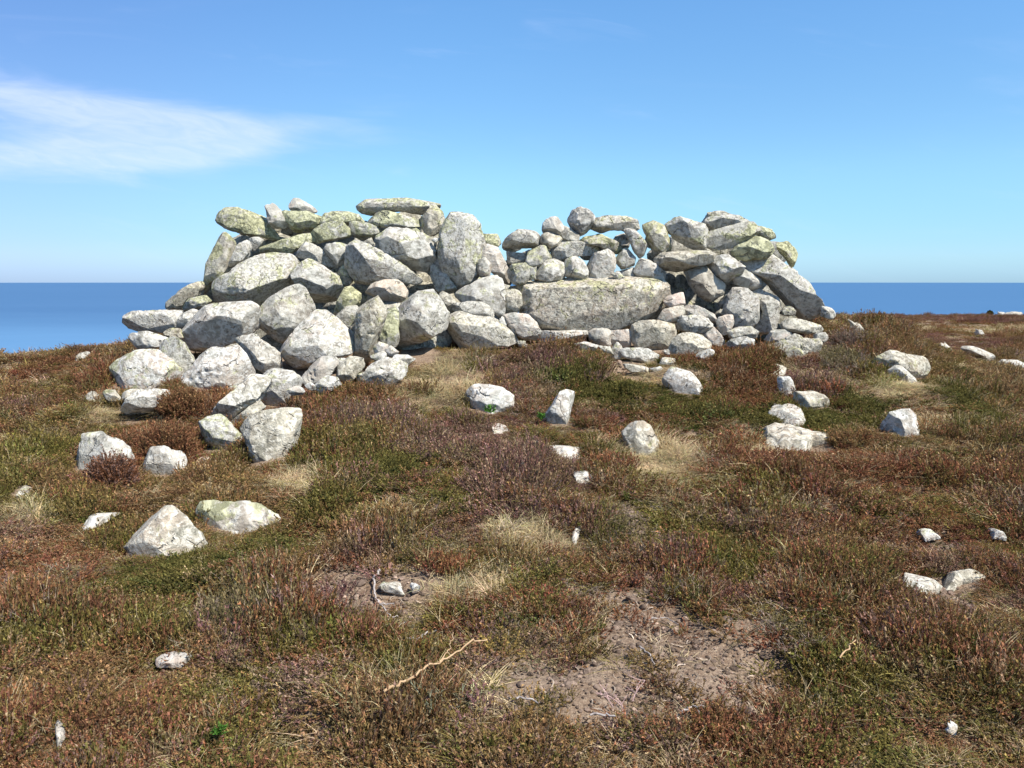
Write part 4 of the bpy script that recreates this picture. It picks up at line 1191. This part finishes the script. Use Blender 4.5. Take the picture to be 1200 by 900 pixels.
def plants():
    rg = np.random.default_rng(77)
    x, y, s = scatter_points()
    z = ground(x, y)
    # short growth packed close round the stones
    _, cl0 = near_stones(x, y, z)
    j_ = np.where((cl0 > .12) & (y < 13))[0]
    for _k in range(3):
        x = np.concatenate([x, x[j_] + rg.normal(0, .05, len(j_))]); y = np.concatenate([y, y[j_] + rg.normal(0, .05, len(j_))]); s = np.concatenate([s, s[j_] * .8])
    z = ground(x, y)
    P3 = np.stack([x, y, np.zeros_like(x)], -1)
    inside, close = near_stones(x, y, z)
    d = np.hypot(x, y)
    fs = np.clip(d / 10, 1.0, 8.0)
    Pn = P3 / fs[:, None]
    n1 = fbm(Pn, 1.1, 3, 51)
    n2 = fbm(Pn, 2.4, 3, 61)
    n3 = fbm(Pn, 0.55, 2, 71)
    n4 = fbm(Pn, 5.0, 2, 81)
    pw = patch_weights(x, y)
    near = (y < 13)
    g = lambda k: pw.get(k, 0) * near
    sc = {
        'r': .34 + .9 * n1 - .2 * n4 + 1.5 * g('r'),
        'p': .20 + .9 * n2 + .3 * n3 + 1.5 * g('p'),
        'b': .40 - .8 * n1 + .4 * n4 + 1.4 * g('b'),
        'o': .33 - .8 * n2 + .5 * n1 + 1.4 * g('o'),
        'g': .02 - .7 * n3 - .5 * n2 + 1.7 * g('g'),
        's': .15 + .8 * n4 - .5 * n1 + 2.2 * g('s'),
        'w': -.06 + .7 * n4 + .5 * n3 + 1.7 * g('w'),
        'y': -.22 + .8 * fbm(Pn, 1.8, 2, 91) + 1.7 * g('y'),
    }
    far = y > 13.5
    # straw coloured band on the far heath, darker heather before and behind it
    band = np.exp(-((y - 60) / 14) ** 2) * far * sstep(.36, .52, x / y); dark = np.exp(-((y - 42) / 5) ** 2) * far
    sc['s'] = sc['s'] + .85 * band - .8 * far; sc['w'] = sc['w'] - .4 * far
    sc['p'] = sc['p'] + 1.0 * far * (1 - band)  # purple raised far off, heather's own colour and aerial haze together
    sc['o'] = sc['o'] + .3 * band; sc['p'] = sc['p'] + .6 * dark; sc['s'] = sc['s'] + .5 * band
    for k_ in sc:
        sc[k_] = sc[k_] + rg.gumbel(0, .19, len(x))
    keys = list(sc)
    cls = np.argmax(np.stack([sc[k_] for k_ in keys]), 0)
    bare = g('B') + .35 * np.clip(fbm(Pn, 1.5, 3, 95) - .42, 0, 1) * 2
    keep = (~inside) & (rg.uniform(0, 1, len(x)) > np.clip(bare * 1.65, 0, .95))
    # hidden ground under and behind the wall needs none
    keep &= ~((y > 10.9) & (y < 13.5) & (x > -3.6) & (x < 3.6))
    idx = np.zeros(len(x), int); tint = np.zeros((len(x), 3)); scale = s * rg.uniform(.75, 1.3, len(x))
    hs = np.ones(len(x))
    spec = {'r': (K_HEATH, C_RED, 1.0), 'p': (K_HEATH, C_PUR, .95), 'b': (K_HEATH, C_BRN, .95), 'o': (K_HEATH, C_OLV, .85), 'g': (K_LEAF, C_GRN, 1.05),
            's': (K_GRASS, C_STR, .72), 'w': (K_TWIG, C_GRY, 1.0), 'y': (K_LEAF, C_YGR, .8)}
    for j, k_ in enumerate(keys):
        (a, b), col, hh = spec[k_]
        m = cls == j
        n = int(m.sum())
        idx[m] = rg.integers(a, b, n)
        tint[m] = col * np.exp(rg.normal(0, .20, (n, 1))) * np.exp(rg.normal(0, .07, (n, 3)))
        hs[m] = hh
    # a third of heather clumps keep green shoots, some carry bleached ones
    u = rg.uniform(0, 1, len(x))
    m = (idx < 4) & (u < .22); tint[m] = tint[m] * .45 + C_OLV * .55
    m = (idx < 4) & (u > .93); tint[m] = tint[m] * .5 + C_STR * .5
    m = (idx >= 7) & (u < .45); tint[m] = tint[m] * .3 + C_OLV * .7; idx[m] = rg.integers(0, 4, m.sum())
    # grass among the heather
    m = (idx < 4) & (u > .77) & (u < .86); idx[m] = rg.integers(4, 7, m.sum()); tint[m] = np.where(rg.uniform(size=(m.sum(), 1)) < .7, C_STR, C_OLV * 1.3) * np.exp(rg.normal(0, .2, (m.sum(), 1)))
    hs = hs * np.where(far, .62, 1.0)
    hs = hs * (1 - .45 * close) * (1 + .35 * n3) * np.clip(1 + 1.6 * fbm(Pn, 2.6, 2, 123), .5, 1.9)
    hs = hs * (1 - .5 * sstep(.12, .5, bare))
    scale = scale * (1 - .35 * close)
    far_t = sstep(14, 60, y)
    tint = np.where((far & (cls != keys.index('s')))[:, None], tint * np.array([.84, .735, .72]), tint)  # aerial haze put into the colour of the distant purple-brown heath
    sel = np.where(keep)[0]
    x, y, z = x[sel], y[sel], z[sel]
    rot = np.stack([rg.normal(0, .14, len(sel)), rg.normal(0, .14, len(sel)), rg.uniform(0, 6.283, len(sel))], -1)
    scl = np.stack([scale[sel], scale[sel], scale[sel] * hs[sel]], -1)
    tint = tint[sel]; idx = idx[sel]
    pos = np.stack([x, y, z], -1)
    for name, (a, b) in (('heather', K_HEATH), ('moor_grass', K_GRASS), ('green_undergrowth', K_LEAF), ('dead_heather_stems', K_TWIG)):
        m = (idx >= a) & (idx < b)
        instancer(name, pos[m], rot[m], scl[m], tint[m], idx[m] - a, VAR[a:b])


def crumbs():
    """clods, chips of stem and grit on the bare peat"""
    rg = np.random.default_rng(31)
    kinds = []
    for k in range(3):
        U, Fc = ICO[4]
        U = U[:]
        bm = bmesh.new(); bmesh.ops.create_icosphere(bm, subdivisions=2, radius=1.0)
        V = np.array([v.co[:] for v in bm.verts]); Q = np.array([[v.index for v in f.verts] for f in bm.faces]); bm.free()
        V = V * (1 + .35 * fbm(V + k * 9, 1.2, 2, 3 + k))[:, None] * np.array([1, .8, .55])
        o = mesh_obj('peat_clod', V, Q, M_PLANT, smooth=False)
        a = o.data.attributes.new('shade', 'FLOAT', 'POINT'); a.data.foreach_set('value', np.ones(len(V), np.float32))
        COL.objects.unlink(o); kinds.append(o)
    b = Blades()
    for k in range(2):
        b = Blades()
        t = np.linspace(0, 1, 5)[:, None]
        pts = np.array([[-1, 0, 0.1]]) + t * np.array([[2, 0, 0]]) + np.concatenate([t * 0, .35 * np.sin(t * (3 + k)), .1 * np.sin(t * 5)], 1)
        strip(b, pts, np.full(5, .11), np.array([0, 1.0, 0]), 1.0)
        kinds.append(b.mesh('stem_chip', M_PLANT, link=False))
    n = 90000
    yy = np.sqrt(rg.uniform(2.2 ** 2, 9.5 ** 2, n)); xx = rg.uniform(-1, 1, n) * .68 * yy
    pw = patch_weights(xx, yy)['B']
    m = pw * rg.uniform(.4, 1, n) > .28
    xx, yy = xx[m], yy[m]; n = len(xx)
    zz = ground(xx, yy) + .004
    pick = rg.choice(5, n, p=[.32, .28, .20, .10, .10])
    sz = np.where(pick < 3, np.exp(rg.normal(math.log(.0075), .55, n)), rg.uniform(.008, .028, n))
    col = np.where((pick < 3)[:, None], np.array([.22, .16, .12]), np.array([.38, .31, .24])) * np.exp(rg.normal(0, .35, (n, 1)))
    rot = np.stack([rg.normal(0, .25, n), rg.normal(0, .25, n), rg.uniform(0, 6.28, n)], -1)
    instancer('peat_crumbs', np.stack([xx, yy, zz], -1), rot, np.stack([sz] * 3, -1), col, pick, kinds)


def instancer(name, pos, rot, scl, tint, idx, variants):
    me = bpy.data.meshes.new(name)
    me.vertices.add(len(pos))
    me.vertices.foreach_set('co', pos.astype(np.float32).ravel())
    for nm, arr in (('rot', rot), ('scl', scl), ('tint', tint)):
        a = me.attributes.new(nm, 'FLOAT_VECTOR', 'POINT')
        a.data.foreach_set('vector', arr.astype(np.float32).ravel())
    a = me.attributes.new('pick', 'INT', 'POINT')
    a.data.foreach_set('value', idx.astype(np.int32))
    o = bpy.data.objects.new(name, me)
    COL.objects.link(o)
    tag(o, kind='stuff')
    ng = bpy.data.node_groups.new(name + '_scatter', 'GeometryNodeTree')
    ng.interface.new_socket('Geometry', in_out='INPUT', socket_type='NodeSocketGeometry')
    ng.interface.new_socket('Geometry', in_out='OUTPUT', socket_type='NodeSocketGeometry')
    N, Lk = ng.nodes, ng.links
    gi = N.new('NodeGroupInput'); go = N.new('NodeGroupOutput')
    iop = N.new('GeometryNodeInstanceOnPoints')
    g2i = N.new('GeometryNodeGeometryToInstance')
    for v in reversed(variants):
        oi = N.new('GeometryNodeObjectInfo')
        oi.inputs['Object'].default_value = v
        oi.inputs['As Instance'].default_value = False
        oi.transform_space = 'ORIGINAL'
        Lk.new(oi.outputs['Geometry'], g2i.inputs[0])

    def named(nm, tp):
        nd = N.new('GeometryNodeInputNamedAttribute')
        nd.data_type = tp
        nd.inputs['Name'].default_value = nm
        return nd.outputs['Attribute']
    Lk.new(gi.outputs[0], iop.inputs['Points'])
    # one instance per variant: each object's geometry becomes its own instance
    N.remove(g2i)
    join = N.new('GeometryNodeJoinGeometry')
    for nd in [n_ for n_ in N if n_.bl_idname == 'GeometryNodeObjectInfo']:
        nd.inputs['As Instance'].default_value = True
        Lk.new(nd.outputs['Geometry'], join.inputs[0])
    Lk.new(join.outputs[0], iop.inputs['Instance'])
    iop.inputs['Pick Instance'].default_value = True
    Lk.new(named('pick', 'INT'), iop.inputs['Instance Index'])
    Lk.new(named('rot', 'FLOAT_VECTOR'), iop.inputs['Rotation'])
    Lk.new(named('scl', 'FLOAT_VECTOR'), iop.inputs['Scale'])
    Lk.new(iop.outputs[0], go.inputs[0])
    md = o.modifiers.new('scatter', 'NODES')
    md.node_group = ng
    return o


plants()
crumbs()

# ------------------------------------------------------------------ bushes and small things one can point at


def bush(px, row, w_px, h_px, col, label, Y=None, n=420, col2=None, leaf=.013, name='heather_bush', dyy=0.0, lift=0.0):
    """a heather bush: a dome of sprigs over a woody middle"""
    rg = np.random.default_rng(int(px * 7 + row))
    base = hit(px, row)
    if Y is not None:
        base = at(px, row, Y)
    Yb = base[1]
    rx = w_px / 2 * Yb / F; h = h_px * Yb / F
    ry = rx * .75
    b = Blades(); T = []
    for _ in range(n):
        a = rg.uniform(0, 2 * math.pi); r = math.sqrt(rg.uniform(0, 1))
        q = np.array([rx * r * math.cos(a), ry * r * math.sin(a), 0])
        top = h * math.sqrt(max(0.03, 1 - r * r))
        d = np.array([math.cos(a) * r * .8, math.sin(a) * r * .8, 1.0]) + rg.normal(0, .25, 3)
        start = q * .85 + np.array([0, 0, max(-.02, top * rg.uniform(.1, .75) - .03)])
        L = min(.13, max(.05, top * .5)) * rg.uniform(.8, 1.2)
        n0 = b.n
        heather_sprig(b, rg, start, d, L, leaf=leaf, nleaf=14, shade=rg.uniform(.7, 1.25), stemw=.002)
        c = col if (col2 is None or rg.uniform() < .6) else col2
        T.append(np.tile(c * math.exp(rg.normal(0, .2)), (b.n - n0, 1)))
    o = b.mesh(name, M_PLANT_OBJ, tint=np.concatenate(T))
    o.location = (base[0], Yb + dyy, base[2] + lift)
    tag(o, label, 'bush', 'heather bushes standing out of the turf')
    return o


bush(132, 572, 66, 44, C_RED, 'dark red brown heather bush growing over the tall grey stone far left', Y=5.5, n=1200, col2=C_PUR)
bush(198, 535, 70, 46, C_RED, 'red brown heather bush behind the bright white stone low on the left', Y=6.1, n=900, col2=C_BRN)
bush(214, 481, 62, 30, C_BRN, 'tawny and red heather bush in front of the two humped white boulder', Y=7.1, n=800, col2=C_RED)
bush(256, 470, 34, 18, C_RED * .9, 'small dark heather bush left of the long slanting white slab', Y=7.6, n=450)
bush(995, 424, 62, 46, C_GRY, 'grey dead heather bush at the right end of the wall', Y=9.3, n=1100, col2=C_PUR)
bush(1000, 392, 60, 24, C_PUR * .8, 'purplish heather bush on the right shoulder behind the grey dead one', Y=10.3, n=420, col2=C_RED)
bush(875, 436, 84, 26, C_RED, 'rusty heather bush in front of the big bulging stone', Y=8.35, n=1100, col2=C_OLV)
bush(1160, 368.5, 5, 4, C_GRN * .7, 'tiny dark bush on the heath skyline left of the white outcrops', n=120, leaf=.25, name='bush')


def green_sprig(px, row, label, s=1.0):
    rg = np.random.default_rng(int(px))
    p = hit(px, row)
    b = Blades(); T = []
    for _ in range(14):
        n0 = b.n
        d = np.array([rg.normal(0, .6), rg.normal(0, .6) - .3, 1.0])
        heather_sprig(b, rg, np.zeros(3), d, .09 * s, leaf=.032 * s, nleaf=8)
        T.append(np.tile(np.array([.075, .17, .03]) * math.exp(rg.normal(0, .2)), (b.n - n0, 1)))
    o = b.mesh('green_plant', M_PLANT_OBJ, tint=np.concatenate(T))
    o.location = p + np.array([0, -.03, .035])
    tag(o, label, 'plant', 'bright green plants in the turf')


green_sprig(575, 488, 'bright green sprig at the foot of the white block on the middle slope', .8)
green_sprig(634, 496, 'bright green sprig left of the narrow slanting white stone', .65)
green_sprig(262, 866, 'small green plant in the bottom left turf', .38)


def tube(b, pts, rads, n=7):
    pts = np.asarray(pts, float)
    base = len(b['v'])
    for i, p in enumerate(pts):
        t = pts[min(i + 1, len(pts) - 1)] - pts[max(i - 1, 0)]
        t = t / (np.linalg.norm(t) + 1e-9)
        s = np.cross(t, [0.1, 0.2, 1.0]); s /= np.linalg.norm(s) + 1e-9
        u = np.cross(s, t)
        for k in range(n):
            a = 2 * math.pi * k / n
            b['v'].append(p + rads[i] * (math.cos(a) * s + math.sin(a) * u))
    for i in range(len(pts) - 1):
        for k in range(n):
            b['q'].append([base + i * n + k, base + i * n + (k + 1) % n, base + (i + 1) * n + (k + 1) % n, base + (i + 1) * n + k])


def twig(name, lines, mat, label, cat, lift=.03, group=None):
    """lines: list of (pixel points, radius start, radius end)"""
    b = {'v': [], 'q': []}
    org = None
    rg = np.random.default_rng(5)
    for pts, r0, r1 in lines:
        W = [hit(px, row) for px, row in pts]
        W = np.array(W)
        W[:, 2] = ground(W[:, 0], W[:, 1]) + lift
        # finer points with a little wander
        t = np.linspace(0, len(W) - 1, (len(W) - 1) * 6 + 1)
        Wf = np.stack([np.interp(t, np.arange(len(W)), W[:, k]) for k in range(3)], -1)
        Wf += .004 * rg.normal(0, 1, Wf.shape)
        if org is None:
            org = Wf[0].copy()
        tube(b, Wf - org, (.62 if name == 'root' else .62) * np.linspace(r0, r1, len(Wf)) * rg.uniform(.85, 1.15, len(Wf)))
    o = mesh_obj(name, np.array(b['v']), np.array(b['q']), mat)
    o.location = org
    tag(o, label, cat, group)


twig('stick', [([(451, 838), (480, 822), (500, 808), (530, 795), (555, 776), (571, 774)], .009, .004), ([(515, 801), (528, 785), (531, 766)], .004, .002)], M_STICK,
     'tan forked stick lying on the turf at the bottom middle', 'stick', lift=.115)
twig('stick', [([(983, 792), (1002, 773)], .006, .004)], M_STICK, 'short straw coloured stick on the lower right turf', 'stick', lift=.11)
gr = 'bleached heather roots on bare peat'
twig('root', [([(446, 668), (438, 680), (440, 698), (446, 712), (462, 710)], .010, .006), ([(446, 712), (458, 724), (466, 726)], .006, .003)], M_ROOT,
     'curved grey root looping over the bare peat left of centre', 'root', lift=.035, group=gr)
twig('root', [([(474, 757), (490, 756), (500, 750), (512, 748)], .008, .005), ([(484, 758), (485, 770)], .006, .004)], M_ROOT,
     'white bent root piece between the peat hollow and the forked stick', 'root', lift=.06, group=gr)
twig('root', [([(447, 743), (462, 740), (476, 733)], .006, .003)], M_ROOT, 'pale straight root tip below the curved grey root', 'root', lift=.045, group=gr)
twig('root', [([(748, 759), (760, 766), (768, 780)], .007, .004)], M_ROOT, 'white curved root on the largest bare peat patch', 'root', lift=.03, group=gr)
twig('root', [([(760, 727), (780, 723), (796, 733)], .006, .003)], M_ROOT, 'thin white root at the top of the largest bare peat patch', 'root', lift=.03, group=gr)
twig('root', [([(798, 838), (812, 830), (828, 832)], .007, .003), ([(812, 830), (820, 842)], .004, .002)], M_ROOT, 'pale forked root near the bottom right of the peat', 'root', lift=.04, group=gr)
twig('root', [([(606, 824), (622, 826), (632, 833)], .007, .004)], M_ROOT, 'pale root stub at the lower left of the peat patch', 'root', lift=.05, group=gr)
twig('root', [([(692, 846), (722, 847)], .007, .005)], M_ROOT, 'short white root stub lowest on the peat patch', 'root', lift=.05, group=gr)
